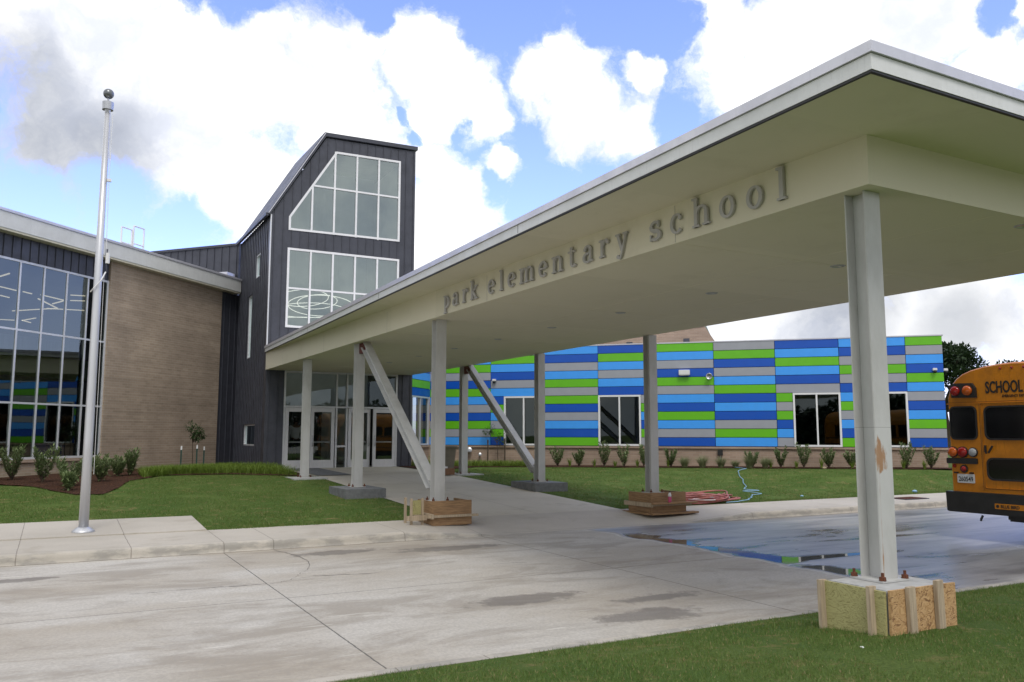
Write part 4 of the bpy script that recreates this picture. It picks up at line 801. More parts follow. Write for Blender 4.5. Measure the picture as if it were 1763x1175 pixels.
for ch, ya, yb in LETT:
    prims, gw = glyph(ch); mb = MB(); k = (ya - yb) / gw; k = max(.85, min(1.12, k)); off = (ya + yb) / 2 + gw * k / 2
    def cvl(a, d, z): return (-d, off - a * k - 9.8, BL + z)
    for i, p in enumerate(prims):
        d0, d1 = .010 + .0010 * i, .040 + .0010 * i
        if p[0] == 'r': pl = [(p[1], p[3]), (p[2], p[3]), (p[2], p[4]), (p[1], p[4])]; mb.poly(pl, [], d0, d1, conv=cvl)
        elif p[0] == 'd': mb.poly(disc(p[1], p[2], p[3]), [], d0, d1, conv=cvl)
        else:
            pts = p[1]; ws = p[2] if p[2] is not None else sw_(pts)
            if isinstance(ws, list): ws = (ws + [ws[-1]] * len(pts))[:len(pts)]
            Lp, Rp = bandpts(pts, ws); n = len(pts); vs = [cvl(a, d0, z) for a, z in Lp + Rp] + [cvl(a, d1, z) for a, z in Lp + Rp]; fs = []
            for q in range(n - 1):
                fs += [(q, q + 1, n + q + 1, n + q), (2 * n + q, 3 * n + q, 3 * n + q + 1, 2 * n + q + 1), (q, 2 * n + q, 2 * n + q + 1, q + 1), (n + q, n + q + 1, 3 * n + q + 1, 3 * n + q)]
            fs += [(0, n, 3 * n, 2 * n), (n - 1, 3 * n - 1, 4 * n - 1, 2 * n - 1)]; mb.add(vs, fs)
    mb.build('letter', M['letter'], SG)

# ================================================================== footings and formwork
def footing(lab, x0, x1, y0, y1, z0, z1, mat):
    t = thing('concrete_footing', lab, 'footing', ((x0 + x1) / 2, (y0 + y1) / 2, z0), 0, 'concrete footings under the canopy posts'); a, b_ = (x1 - x0) / 2, (y1 - y0) / 2
    MB().box(-a, a, -b_, b_, 0, z1 - z0).build('block', M[mat], t, bevel=.008)
footing('grey concrete block under the braced left post, second from the tower', 5.90, 6.88, 18.80, 20.15, -.5, -.003, 'grey_concrete')
footing('grey concrete block under the right post where the brace ends', 10.98, 11.98, 18.88, 20.2, -.5, -.003, 'grey_concrete')
footing('thin pale concrete pad under the left post nearest the tower', 5.9, 6.88, 23.6, 24.75, -.5, .022, 'pale_concrete')
footing('thin pale concrete pad under the right post nearest the panelled wing', 10.98, 11.9, 23.65, 24.9, -.5, .022, 'pale_concrete')
# near formwork
t = thing('formwork_box', 'plywood and strand board formwork box with wooden stakes round the near rust stained post', 'formwork', (5.94, 4.58, -.45))
MB().box(.03, .82, .03, .62, -.1, .448).build('concrete_top', M['pale_concrete'], t, bevel=.006)
MB().box(-.012, .012, .025, .68, -.1, .445).build('plywood_panel', M['ply'], t); MB().box(.014, .85, -.012, .012, -.1, .455).build('strand_board_panel', M['osb'], t)
MB().box(.82, .844, .014, .62, -.1, .44).build('plywood_panel', M['ply'], t); MB().box(.02, .86, .625, .649, -.1, .44).build('plywood_panel', M['ply'], t)
for a, b_, tz, dx in ((-.035, .12, .475, 0), (-.035, .62, .455, 1)): MB().bar((a, b_, -.15), (a + .01, b_ + .02, tz), .038, .085, roll=(1, 0, 0)).build('stake', M['wood_pale'], t, bevel=.003)
for a, tz in ((.23, .475), (.59, .50)): MB().bar((a + .02, -.034, -.15), (a, -.034, tz), .085, .04, roll=(0, 1, 0)).build('stake', M['wood_pale'], t, bevel=.003)
# timber form at the left post where the brace lands
def board_form(name, lab, x0, y0, L_, W2, zb, flip=1):
    t = thing('timber_form', lab, 'formwork', (x0, y0, zb)); H_ = -zb
    MB().box(.05, L_ - .05, .05, W2 - .05, 0, H_ - .02).build('concrete_top', M['pale_concrete'], t)
    for z0, z1, o_ in ((.0, .155, 0), (.165, H_ + .03, .006)):
        MB().box(.0, L_, o_, .04 + o_, z0, z1).build('board', M['wood_tan'], t, bevel=.004); MB().box(-.002 + o_, .038 + o_, .042 + o_, W2, z0, z1 - .01).build('board', M['wood_tan'], t, bevel=.004); MB().box(L_ - .04, L_ - .002, .048, W2, z0, z1 - .01).build('board', M['wood_tan'], t, bevel=.004)
    MB().box(-.12, L_ + .12, -.05, -.002, .15, .195).build('waler', M['wood_pale'], t, bevel=.004); MB().box(-.055, -.004, -.28 + .2, W2 + .1, .13, .22).build('waler', M['wood_pale'], t, bevel=.004)
    return t
t = board_form('f', 'tan timber board form round the footing of the third left post, beside the lawn', 6.15, 14.33, .80, .75, -.42)
MB().box(-.45, -.06, .12, .16, .10, .19).build('waler', M['wood_pale'], t); 
for a, b_ in ((-.34, .2), (-.12, .2), (-.34, .5)): MB().bar((a, b_, .0), (a, b_, .50), .04, .05).build('stake', M['wood_pale'], t, bevel=.003)
MB().box(-.33, -.14, .22, .245, .2, .46).build('plywood_panel', M['ply'], t)
t = board_form('f', 'brown timber board form with a ledge round the far right post, beside the coiled hose', 11.12, 14.25, .95, .8, -.40)
t.rotation_euler = (0, 0, R(0))
MB().box(-.05, 1.15, -.16, -.05, .195, .225).build('ledge', M['wood_tan'], t, bevel=.004); MB().box(-.10, 1.15, -.18, -.0, -.02, .018).build('base_plank', M['wood_tan'], t, bevel=.004); MB().box(-.16, -.06, -.1, .9, -.02, .018).build('base_plank', M['wood_tan'], t, bevel=.004)
# bottle on the ledge
t = thing('drink_bottle', 'pink drink bottle with dark cap standing on the ledge of the timber form', 'bottle', (11.12 + .42, 14.25 - .10, -.40 + .227))
m_ = Mat('pink_drink', (.55, .08, .20), .25).m; MB().lathe([(.030, 0), (.034, .01), (.034, .11), (.030, .12)], n=16).build('drink', m_, t, smooth=True); MB().lathe([(.033, .121), (.034, .15), (.025, .19), (.014, .205)], n=16).build('shoulder', M['white_plastic'], t, smooth=True); MB().lathe([(.016, .206), (.016, .23)], n=12).build('cap', M['black'], t)
# hose heap
t = thing('coiled_hose', 'tangled heap of faded red hose lying on the sidewalk beside the timber form', 'hose', (13.6, 15.8, -.37)); pts = []
for i in range(420):
    a = i / 420 * 2 * math.pi * 13; rr = 1.0 + .22 * math.sin(i * .13) + .12 * math.sin(i * .71); cx = .12 * math.sin(i * .05); cy = .1 * math.cos(i * .037)
    x = cx + rr * 1.15 * math.cos(a) * (.75 + .25 * math.sin(i * .021)); y = cy + rr * .55 * math.sin(a) * (.8 + .3 * math.cos(i * .033)); z = .02 + .21 * (i / 420) * (.6 + .4 * math.sin(i * .31)) ; pts.append((x * .9 + .35 * y, y - .25 * x * .3, z + .03 * abs(math.sin(i * .17))))
MB().tube(pts, .019, 6).build('hose_line', M['hose'], t, smooth=True)
for k in range(3):
    q = [(p[0] * .93 + .06 * k, p[1] * .9 - .08 * k, p[2] + .012 + .01 * k) for p in pts[60 + 90 * k:110 + 90 * k]]; MB().tube(q, .012, 6).build('hose_loop', M['white_plastic'] if k == 1 else M['hose'], t, smooth=True)
# cord over the lawn
cpts = [(21.0, 22.2), (20.6, 21.2), (19.22, 20.17), (18.2, 18.9), (17.28, 17.8), (16.9, 17.5), (17.1, 17.1), (16.6, 17.2), (16.68, 16.6), (16.2, 16.5), (15.8, 16.1), (15.2, 15.6), (14.6, 15.35), (14.1, 15.3)]
cp_ = []
for i in range(len(cpts) - 1):
    for k in range(6): u = k / 6; x = cpts[i][0] * (1 - u) + cpts[i + 1][0] * u; y = cpts[i][1] * (1 - u) + cpts[i + 1][1] * u; x += .03 * math.sin(i * 7 + k * .9); cp_.append((x, y, gz(x, y) + .028))
tag(MB().tube(cp_, .010, 6).build('extension_cord', M['cord'], smooth=True), 'thin pale blue cord trailing over the right lawn from the wall to the hose', 'cord')
# bin and box beside the far right post
t = thing('waste_bin', 'beige square plastic waste bin behind the right post nearest the panelled wing', 'bin', (11.25, 25.2, .02)); mb = MB(); a, b_ = .20, .27
mb.add([(-a, -a, 0), (a, -a, 0), (a, a, 0), (-a, a, 0), (-b_, -b_, .82), (b_, -b_, .82), (b_, b_, .82), (-b_, b_, .82)], [(0, 3, 2, 1), (4, 5, 6, 7), (0, 1, 5, 4), (1, 2, 6, 5), (2, 3, 7, 6), (3, 0, 4, 7)]); mb.build('bin_body', M['bin'], t, bevel=.02); MB().box(-.30, .30, -.30, .30, .80, .86).build('rim', M['bin'], t, bevel=.01)
t = thing('cardboard_box', 'small open brown cardboard box on the plaza edge beside the waste bin', 'box', (10.72, 23.9, .015), R(8)); MB().box(-.2, .2, -.14, .14, 0, .2).build('carton', M['cardboard'], t, bevel=.004); MB().bar((-.2, -.14, .2), (-.28, -.3, .24), .02, .26, roll=(0, 0, 1)).build('flap', M['cardboard'], t); MB().box(-.1, .02, -.02, .1, .2, .25).build('paper', M['white_plastic'], t)
# drain grate, litter
t = thing('drain_grate', 'dark iron drain grate set in the right sidewalk', 'grate', (19.6, 14.35, -.374)); MB().box(-.45, .45, -.28, .28, -.03, .0).build('grate_frame', M['metal_dark'], t); mb = MB()
for k in range(14): mb.box(-.41 + k * .06, -.38 + k * .06, -.24, .24, .0, .008)
mb.build('bars', M['rust'], t)
for i, (x, y, s_, m_, lab) in enumerate([(17.4, 15.9, .05, 'cord', 'small crumpled pale blue scrap lying on the right lawn'), (21.6, 15.6, .09, 'cord', 'flat pale blue scrap on the right lawn beside the bus'), (5.39, 4.40, .016, 'white_plastic', 'tiny white scrap of litter on the near lawn'), (22.9, 19.9, .09, 'rock', 'pale stone at the mulch edge under the third window'), (18.7, 24.1, .11, 'rock', 'tan stone in the mulch behind the far right post')]):
    mb = MB(); n_ = 9
    mb.sphere((0, 0, 0), s_, 10, (1, .7, .5)); o = mb.build('litter' if m_ != 'rock' else 'stone', M[m_], smooth=False, loc=(x, y, gz(x, y) + s_ * .3), rz=i)
    for v in o.data.vertices: v.co *= 1 + .25 * noise.noise(v.co * 18)
    tag(o, lab, 'litter' if m_ != 'rock' else 'stone')

# ================================================================== flagpole
t = thing('flagpole', 'tall tapered silver flagpole with ball finial on the sidewalk pad', 'flagpole', (.47, 15.55, -.36)); h = 7.15
MB().lathe([(.175, .012), (.175, .03), (.155, .05), (.11, .085), (.082, .10)], n=28).build('base_collar', M['pole'], t, smooth=True)
MB().tube([(0, 0, .05), (0, 0, 1.5), (0, 0, 4), (0, 0, h)], [.076, .073, .064, .048], 24).build('shaft', M['pole'], t, smooth=True)
MB().lathe([(.04, h), (.05, h + .05), (.09, h + .055), (.095, h + .19), (.06, h + .20)], n=24).build('truck', M['steel'], t, smooth=False); MB().tube([(0, 0, h + .2), (0, 0, h + .27)], .018, 8).build('spindle', M['steel'], t); MB().sphere((0, 0, h + .345), .088, 24).build('ball', varied('grey_ball', (.20, .21, .22), (.16, .17, .18), 5, .3, .8), t, smooth=True)
MB().tube([(.085, -.03, h - .03), (.08, -.03, h - 1.2), (.10, -.03, 4.75)], .006, 5).build('halyard', M['white_plastic'], t); MB().box(.05, .12, -.05, .0, h - 1.22, h - 1.17).build('cleat', M['white_plastic'], t)
MB().tube([(.12, -.03, 4.75), (.11, -.05, 4.55), (.125, -.03, 4.35)], .012, 6).build('chain', M['metal_dark'], t); MB().tube([(.13, -.04, 4.68), (.13, -.04, 4.50)], .034, 10).build('weight', M['white_plastic'], t)
MB().tube([(.11, -.04, 4.35), (.05, -.10, 4.2), (-.06, -.09, 4.05), (-.10, 0, 4.0)], .012, 6).build('strap', M['white_plastic'], t); MB().tube([(.09, -.03, 4.3), (.10, -.03, 2.4), (.105, -.04, .95)], .004, 4).build('halyard', M['white_plastic'], t)

# ================================================================== school bus (rear faces -X)
def text_mesh(txt, size, xs, name, mat, parent, mapf, ext=.003, align='LEFT', bold=0.):
    cu = bpy.data.curves.new('txt', 'FONT'); cu.body = txt; cu.size = size; cu.extrude = ext; cu.align_x = align; cu.offset = bold; cu.resolution_u = 3
    ob = bpy.data.objects.new('txt', cu); COL.objects.link(ob); dg = bpy.context.evaluated_depsgraph_get(); dg.update(); me = bpy.data.meshes.new_from_object(ob.evaluated_get(dg)); bpy.data.objects.remove(ob); bpy.data.curves.remove(cu)
    for v in me.vertices: v.co = mapf(v.co.x * xs, v.co.y, v.co.z)
    me.materials.clear(); me.materials.append(mat); me.name = name; o = bpy.data.objects.new(name, me); COL.objects.link(o); o.parent = parent; return o
M['bus'] = paint('bus_yellow_paint', (.62, .22, .006), .35, .28); M['busglass'] = Mat('bus_rear_glass', (.006, .006, .007), .08).m; M['red_lens'] = Mat('red_lamp_lens', (.28, .008, .006), .15).m; M['amber_lens'] = Mat('amber_lamp_lens', (.50, .10, .01), .15).m; M['clear_lens'] = Mat('clear_lamp_lens', (.32, .34, .36), .15).m; M['bumper'] = varied('black_bumper_paint', (.012, .012, .012), (.02, .02, .02), 5, .4); M['plate'] = varied('white_plate', (.62, .64, .66), (.56, .58, .60), 9, .5)
BS = thing('school_bus', 'yellow school bus parked at the kerb, seen from the rear at the right edge', 'bus', (14.2, 9.52, -.62)); BWD = 2.44
# bus local: x forward (+X world), y to the left edge = 0, right edge = -2.44, z up
def sect(sc=1., lo=.88):
    c = BWD / 2; P = [(0, lo), (0, 1.6), (-.005, 2.3), (.01, 2.50)]
    for y, z in ((.0, 2.54), (.04, 2.68), (.10, 2.80), (.18, 2.89), (.30, 2.97), (.46, 3.03), (.70, 3.08), (1.0, 3.11), (1.22, 3.12)): P.append((y, z))
    half = P[4:]; left = [(0., lo), (0., 1.2), (0., 1.8), (0., 2.3)] + half; right = [(BWD - y, z) for y, z in left[:-1]][::-1]; return left + right
def bus_body():
    mb = MB(); sec = sect(); n = len(sec); stations = [(.0, .965, .03), (.03, .985, .012), (.09, 1., .0), (9.8, 1., 0.), (10.3, .95, .05)]; vs = []
    for x, sc, ins in stations:
        for y, z in sec: yy = BWD / 2 + (y - BWD / 2) * sc; zz = z if z < 2.35 else 2.35 + (z - 2.35) * (sc ** 1.2 if x < 5 else sc); vs.append((x, -yy, zz))
    fs = []
    for i in range(len(stations) - 1):
        for k in range(n - 1): fs.append((i * n + k, i * n + k + 1, (i + 1) * n + k + 1, (i + 1) * n + k))
        fs.append((i * n + n - 1, i * n, (i + 1) * n, (i + 1) * n + n - 1))
    fs.append(tuple(range(n))[::-1]); fs.append(tuple((len(stations) - 1) * n + k for k in range(n)))
    return mb.add(vs, fs)
bd = bus_body().build('bus_body', M['bus'], BS, smooth=False); 
def rr(y0, y1, z0, z1, r, n=5):
    P = []
    for cy, cz, a0 in ((y1 - r, z1 - r, 0), (y0 + r, z1 - r, 90), (y0 + r, z0 + r, 180), (y1 - r, z0 + r, 270)):
        for i in range(n + 1): a = R(a0 + 90 * i / n); P.append((cy + r * math.cos(a), cz + r * math.sin(a)))
    return P
bmap = lambda a, d, z: (-d, -a, z)
def rearpart(name, mat, lp, d0, d1, parent=BS): return MB().poly(lp, [], d0, d1, conv=bmap).build(name, mat, parent)
def ringpart(name, mat, o_, i_, d0, d1, parent=BS): return MB().poly(o_, [i_], d0, d1, conv=bmap).build(name, mat, parent)
for a, b_ in ((.05, .56), (BWD - .56, BWD - .05)):
    f = ringpart('window', M['black'], rr(a, b_, 1.79, 2.39, .10), rr(a + .025, b_ - .025, 1.815, 2.365, .08), -.01, .022); rearpart('pane', M['busglass'], rr(a + .02, b_ - .02, 1.81, 2.37, .08), .0, .012, f)
# emergency door between the side panels
dr = ringpart('emergency_door', M['bus'], rr(.64, BWD - .64, .96, 2.42, .03), rr(.648, BWD - .648, .968, 2.412, .028), 0, .012)
ringpart('seal', M['shadowgap'], rr(.632, BWD - .632, .952, 2.428, .03), rr(.638, BWD - .638, .958, 2.422, .03), 0, .005, dr)
for z0, z1, y0 in ((1.79, 2.38, .69), (1.10, 1.49, .69)):
    f = ringpart('window', M['black'], rr(y0, BWD - y0, z0, z1, .11), rr(y0 + .03, BWD - y0 - .03, z0 + .03, z1 - .03, .09), -.005, .024, dr); rearpart('pane', M['busglass'], rr(y0 + .02, BWD - y0 - .02, z0 + .02, z1 - .02, .09), .0, .013, dr)
mb = MB().bar((-.03, -.69, 1.58), (-.03, -.69, 1.70), .02, .035); mb.bar((-.03, -.69, 1.575), (-.05, -.72, 1.57), .018, .03); mb.bar((-.045, -.75, 1.57), (-.05, -.83, 1.69), .018, .03); mb.build('handle', M['black'], dr)
MB().box(-.016, .03, -BWD + .005, -.005, 2.425, 2.445).build('rub_rail', M['bus'], BS, bevel=.004)
for s_ in (0, 1):
    fl = (lambda y: y) if s_ == 0 else (lambda y: BWD - y)
    def seg(lp): return [(fl(a), z) for a, z in lp]
    lb = rearpart('warning_lamp_box', M['black'], seg([(.06, 2.76), (.20, 2.80), (.52, 2.79), (.58, 2.70), (.585, 2.53), (.13, 2.545), (.12, 2.64)]), .0, .05)
    for y_, m_ in ((.21, 'red_lens'), (.44, 'amber_lens')): q = MB().lathe([(.088, 0), (.086, .03), (.06, .05), (.0, .057)], n=22).build('lamp', M[m_], lb, smooth=True, loc=(-.048, -fl(y_), 2.66)); q.rotation_euler = (0, R(-90), 0)
    for y_, m_, r_ in ((.08, 'amber_lens', .085), (.265, 'red_lens', .088), (.455, 'clear_lens', .072)):
        o_ = MB().lathe([(r_ + .012, 0), (r_ + .012, .022), (r_, .024)], n=24).build('lamp_bezel', M['black'], BS, loc=(-.002, -fl(y_), 1.575)); o_.rotation_euler = (0, R(-90), 0)
        q = MB().lathe([(r_, .02), (r_ * .95, .045), (r_ * .6, .06), (.0, .064)], n=24).build('lens', M[m_], o_, smooth=True)
    o_ = rearpart('rub_rail', M['black'], seg(rr(-.04, .53, 1.37, 1.47, .02)), .0, .035)
    q = MB().lathe([(.035, 0), (.03, .014), (.0, .016)], n=16).build('reflector', M['red_lens'], BS, loc=(-.002, -fl(.09), 1.33)); q.rotation_euler = (0, R(-90), 0)
o_ = MB().lathe([(.072, 0), (.07, .02), (.05, .022)], n=20).build('lamp_bezel', M['black'], BS, loc=(-.002, -.27, 1.28)); o_.rotation_euler = (0, R(-90), 0); MB().lathe([(.05, .018), (.045, .035), (.0, .045)], n=20).build('lens', M['red_lens'], o_, smooth=True)
pl_ = rearpart('licence_plate', M['plate'], rr(.135, .455, 1.035, 1.19, .012), .004, .012); text_mesh('260549', .115, .78, 'plate_number', M['bumper'], pl_, lambda x, y, z: (-.0135 - z, -(.160 + x), 1.065 + y), .001, bold=.002)
mb = MB().box(-.03, -.0, -.16, -.08, 1.20, 1.225); mb.box(-.03, 0, -.44, -.37, 1.20, 1.225); mb.build('plate_lamp', M['black'], BS)
text_mesh('SCHOOL BUS', .285, .56, 'bus_lettering', M['bumper'], BS, lambda x, y, z: (-.004 - z, -(BWD / 2 + x), 2.605 + y), .004, 'CENTER', .006); text_mesh('EMERGENCY EXIT', .066, .72, 'exit_lettering', M['bumper'], BS, lambda x, y, z: (-.004 - z, -(BWD / 2 + x), 2.52 + y), .003, 'CENTER')
for k in range(3):
    for y_ in (BWD / 2 - .20 + .2 * k,): q = MB().sphere((0, 0, 0), .022, 10).build('marker_lamp', M['red_lens'], BS, loc=(-.005, -y_, 3.02)); 
mb = MB(); mb.poly([(.0, .54), (.05, .53), (BWD - .05, .53), (BWD, .54), (BWD + .01, .885), (-.01, .885)], [], .005, .16, conv=bmap); mb.v = [(x + .22 * (1 if False else 0), y, z) for x, y, z in mb.v]; mb.build('bumper', M['bumper'], BS, bevel=.03)
rearpart('bumper_plate', M['bus'], rr(.88, 1.56, .635, .725, .01), .16, .168); text_mesh('BLUE BIRD', .075, .9, 'maker_lettering', M['bumper'], BS, lambda x, y, z: (-.170 - z, -(.98 + x), .655 + y), .001, bold=.002); q = MB().lathe([(.028, 0), (.028, .002)], n=14).build('maker_emblem', M['bumper'], BS, loc=(-.169, -.93, .68)); q.rotation_euler = (0, R(-90), 0)
mb = MB(); mb.box(.2, 9.6, -BWD + .3, -.3, .55, .9); mb.box(.05, .5, -1.5, -.95, .42, .6); mb.build('chassis', M['bumper'], BS, bevel=.03); MB().tube([(-.1, -.62, .50), (-.12, -.60, .44), (-.05, -.55, .41)], .02, 8).build('tow_hook', M['bumper'], BS)
mb = MB()
for k in range(27):
    for z in (1.02, 2.41): 
        if k % 2 == 0: mb.sphere((-.002, -(.06 + k * .0895), z), .006, 6)
for k in range(14):
    for y_ in (.60, BWD - .60): mb.sphere((-.002, -y_, 1.0 + k * .105), .006, 6)
mb.build('rivets', M['bus'], BS); mb = MB(); mb.box(-.003, .01, -.608, -.604, .92, 2.42); mb.box(-.003, .01, -BWD + .604, -BWD + .608, .92, 2.42); mb.box(-.003, .01, -BWD + .02, -.02, 2.455, 2.459); mb.build('body_seam', M['shadowgap'], BS)
for x_ in (2.6, 8.3):
    for y_ in (-.22, -BWD + .22):
        o_ = MB().lathe([(.26, -.13), (.44, -.13), (.49, -.09), (.49, .09), (.44, .13), (.26, .13)], n=28).build('wheel', M['black'], BS, smooth=False, loc=(x_, y_, .49)); o_.rotation_euler = (R(90), 0, 0); MB().lathe([(.02, -.10), (.25, -.11), (.25, .11), (.02, .10)], n=20).build('rim', M['steel'], o_)
mb = MB()
for k in range(10): mb.box(.7 + k * .92, .7 + k * .92 + .78, -.004, .006, 1.8, 2.36)
mb.build('side_window', M['busglass'], BS); mb = MB()
for z in (1.05, 1.42, 1.72): mb.box(.1, 9.9, -.006, .012, z, z + .05)
mb.build('rub_rail', M['black'], BS)

# ================================================================== plants
def leaf_quad(mb, p, d, L_, w_, up_=Vector((0, 0, 1))):
    d = d.normalized(); s = d.cross(up_); s = s.normalized() if s.length > .05 else Vector((1, 0, 0)); n = s.cross(d)
    a = p; b = p + d * L_ * .45 + s * w_ / 2 + n * w_ * .18; c = p + d * L_; e_ = p + d * L_ * .45 - s * w_ / 2 + n * w_ * .18; mid = p + d * L_ * .5 - n * 0
    mb.add([a, b, c, e_, mid], [(0, 1, 4), (1, 2, 4), (2, 3, 4), (3, 0, 4)])
def rv(): 
    while True:
        v = Vector((random.uniform(-1, 1), random.uniform(-1, 1), random.uniform(-1, 1)))
        if .1 < v.length < 1: return v.normalized()
def shrub(seed, h, wd, stems=6, leaf=(.10, .028), dens=26):
    random.seed(seed); lf = MB(); st = MB()
    for i in range(stems):
        a = 2 * math.pi * i / stems + random.uniform(-.4, .4); hh = h * random.uniform(.62, 1.0) if i else h; r_ = wd / 2 * random.uniform(.45, 1.0); pts = []
        for k in range(6): u = k / 5; pts.append(Vector((math.cos(a) * r_ * u ** .8 + random.uniform(-.01, .01), math.sin(a) * r_ * u ** .8, hh * u ** 1.0)))
        st.tube(pts, [.011, .010, .008, .006, .004, .003], 5)
        for k in range(dens):
            u = .16 + .84 * (k / dens) ** .9; f = u * 5; j = min(4, int(f)); p = pts[j].lerp(pts[j + 1], f - j); b_ = k * 2.4 + seed; out = Vector((math.cos(b_), math.sin(b_), .45 + .9 * u)); leaf_quad(lf, p, out + rv() * .35, leaf[0] * random.uniform(.7, 1.15), leaf[1] * random.uniform(.8, 1.2))
            if random.random() < .5: leaf_quad(lf, p + rv() * .05, out * .5 + rv(), leaf[0] * random.uniform(.6, 1.), leaf[1])
    return lf, st
def tuft(seed, h, wd, n=90, bw=.008):
    random.seed(seed); mb = MB()
    for i in range(n):
        a = random.uniform(0, 2 * math.pi); o_ = random.uniform(0, wd * .15); hh = h * random.uniform(.55, 1.05); r_ = wd / 2 * random.uniform(.2, 1.1); s = Vector((-math.sin(a), math.cos(a), 0)); prev = None
        for k in range(5):
            u = k / 4; p = Vector((math.cos(a) * (o_ + r_ * u ** 1.7), math.sin(a) * (o_ + r_ * u ** 1.7), hh * (u - .28 * u ** 3 * (r_ / (wd / 2))))); w_ = bw * (1 - u * .85); cur = (p - s * w_ / 2, p + s * w_ / 2)
            if prev: mb.add([prev[0], prev[1], cur[1], cur[0]], [(0, 1, 2, 3)])
            prev = cur
    return mb
shr = [(960, 16.64, 26.93, .60, .60), (997, 17.22, 26.35, .50, .46), (1040, 17.89, 25.68, .78, .50), (1075, 18.42, 25.15, .66, .56), (1108, 18.92, 24.65, .66, .40), (1155, 19.62, 23.95, .52, .50), (1296, 21.64, 21.94, .46, .50), (1344, 22.3, 21.27, .62, .46), (1384, 22.84, 20.73, .70, .62), (1427, 23.42, 20.15, .56, .55), (1467, 23.94, 19.63, .46, .45), (1560, 25.14, 18.43, .74, .52), (1603, 25.68, 17.89, .64, .48)]
shl = ['roundish leafy shrub below the panelled wall, just right of the braced right post', 'small upright shrub below the panelled wall between the rounder shrub and the second window', 'tall narrow shrub under the left edge of the second classroom window', 'twin topped shrub under the right pane of the second classroom window', 'leafy shrub half hidden behind the far right canopy post', 'sparse shrub just right of the far right canopy post, before the feathery grasses', 'shrub with small upright stems just right of the feathery grasses', 'open shrub with bare lower stems left of the third classroom window', 'tall open shrub under the third classroom window', 'bushy rounded shrub under the right edge of the third classroom window', 'low shrub just left of the near rust stained post', 'tall shrub under the fourth classroom window, right of the rust stained post', 'last shrub at the right end of the panelled wall, beside the bus']
for i, ((px, x, y, h_, wd), lab) in enumerate(zip(shr, shl)):
    t = thing('leafy_shrub', lab, 'shrub', (x, y, gz(x, y) + .02), random.uniform(0, 6), 'shrubs along the panelled wall'); lf, st = shrub(100 + i, h_ * 1.15, wd * 1.15, 9, (.13, .05), 26); lf.build('foliage', M['leaf'], t, fix=False); st.build('stem', M['trunk'], t)
tg = [(967, 16.9, 26.5), (1018, 17.6, 25.9), (1056, 18.15, 25.35), (1092, 18.75, 24.8), (1147, 19.5, 23.95), (1355, 22.55, 20.8), (1395, 23.1, 20.2), (1445, 23.8, 19.5), (1483, 24.25, 19.1), (1540, 24.9, 18.35), (1575, 25.35, 17.9), (1310, 21.95, 21.4)]
tgl = ['under the right side of the first roundish shrub', 'just left of the tall narrow shrub under the second window', 'just right of the tall narrow shrub under the second window', 'between the twin topped shrub and the far right post', 'right of the far right post', 'left of the tall open shrub under the third window', 'beneath the tall open shrub under the third window', 'right of the bushy shrub under the third window', 'against the left side of the rust stained post', 'just right of the rust stained post', 'between the last two shrubs by the bus', 'beside the upright shrub after the feathery clumps']
lib = [tuft(300 + k, .36, .30, 60, .018) for k in range(3)]; libo = []
for k, (px, x, y) in enumerate(tg):
    if k < 3: o = lib[k].build('grass_tuft', M['blade'], fix=False); libo.append(o)
    else: o = libo[k % 3].copy(); COL.objects.link(o)
    o.location = (x, y, gz(x, y) + .01); o.rotation_euler = (0, 0, k * 1.7); o.scale = (1, 1, random.uniform(.8, 1.2)); tag(o, 'small bright green grass tuft ' + tgl[k], 'grass', 'green grass tufts between the shrubs')
fe = [(19.98, 23.59, .5), (20.4, 23.17, .55), (20.85, 22.73, .46), (21.2, 22.37, .36), (22.0, 21.58, .5), (21.75, 21.9, .58)]
fe = [(20.0, 23.5, .46, .62), (20.5, 23.0, .52, .66), (21.0, 22.55, .44, .6), (21.4, 22.1, .32, .5), (21.95, 21.7, .56, .7), (22.3, 21.3, .44, .55)]
fl_ = ['first feathery grass clump from the left, just right of a sparse shrub', 'second feathery grass clump, left of the utility box conduit', 'third feathery grass clump, in front of the utility box conduit', 'short thin feathery grass clump, fourth from the left', 'largest feathery grass clump, fifth from the left', 'last feathery grass clump, beside the upright shrub']
fe = [(x - .18 * 0, y, h_, w_) for x, y, h_, w_ in [(19.98, 23.45, .46, .62), (20.42, 23.0, .5, .66), (20.88, 22.55, .44, .6), (21.22, 22.2, .32, .5), (21.55, 21.85, .56, .7), (21.95, 21.5, .44, .6)]]
for i, (x, y, h_, wd) in enumerate(fe): o = tuft(400 + i, h_ * 1.05, wd * 1.1, 420, .010).build('feather_grass', M['blade_grey'], fix=False, loc=(x - .15, y - .15 + .15, gz(x, y))); tag(o, fl_[i], 'grass', 'feathery grass clumps by the panelled wall')
# left bed shrubs
ls = [(-.97, 25.76, .80, .95), (-.26, 24.6, .84, .80), (.36, 23.3, .60, .75), (1.05, 24.4, .62, .60), (1.6, 26.4, .50, .50), (1.95, 26.7, .66, .50), (.30, 22.3, .36, .40), (-1.9, 26.0, .8, .8)]
ll = ['large leafy shrub at the left edge under the glass wall', 'tall pointed shrub under the glass wall, second from the left edge', 'lower spreading shrub just left of the flagpole', 'shrub just right of the flagpole in the mulch bed', 'small round shrub at the foot of the brick wall', 'taller shrub at the foot of the brick wall, beside the grass border', 'small low plant at the front of the mulch bed left of the flagpole', 'large leafy shrub partly outside the left edge']
for i, ((x, y, h_, wd), lab) in enumerate(zip(ls, ll)):
    t = thing('leafy_shrub', lab, 'shrub', (x, y, gz(x, y) + .02), i, 'shrubs under the brick wing'); lf, st = shrub(200 + i, h_ * 1.1, wd, 12, (.15, .045), 30); lf.build('foliage', M['leaf'], t, fix=False); st.build('stem', M['trunk'], t)
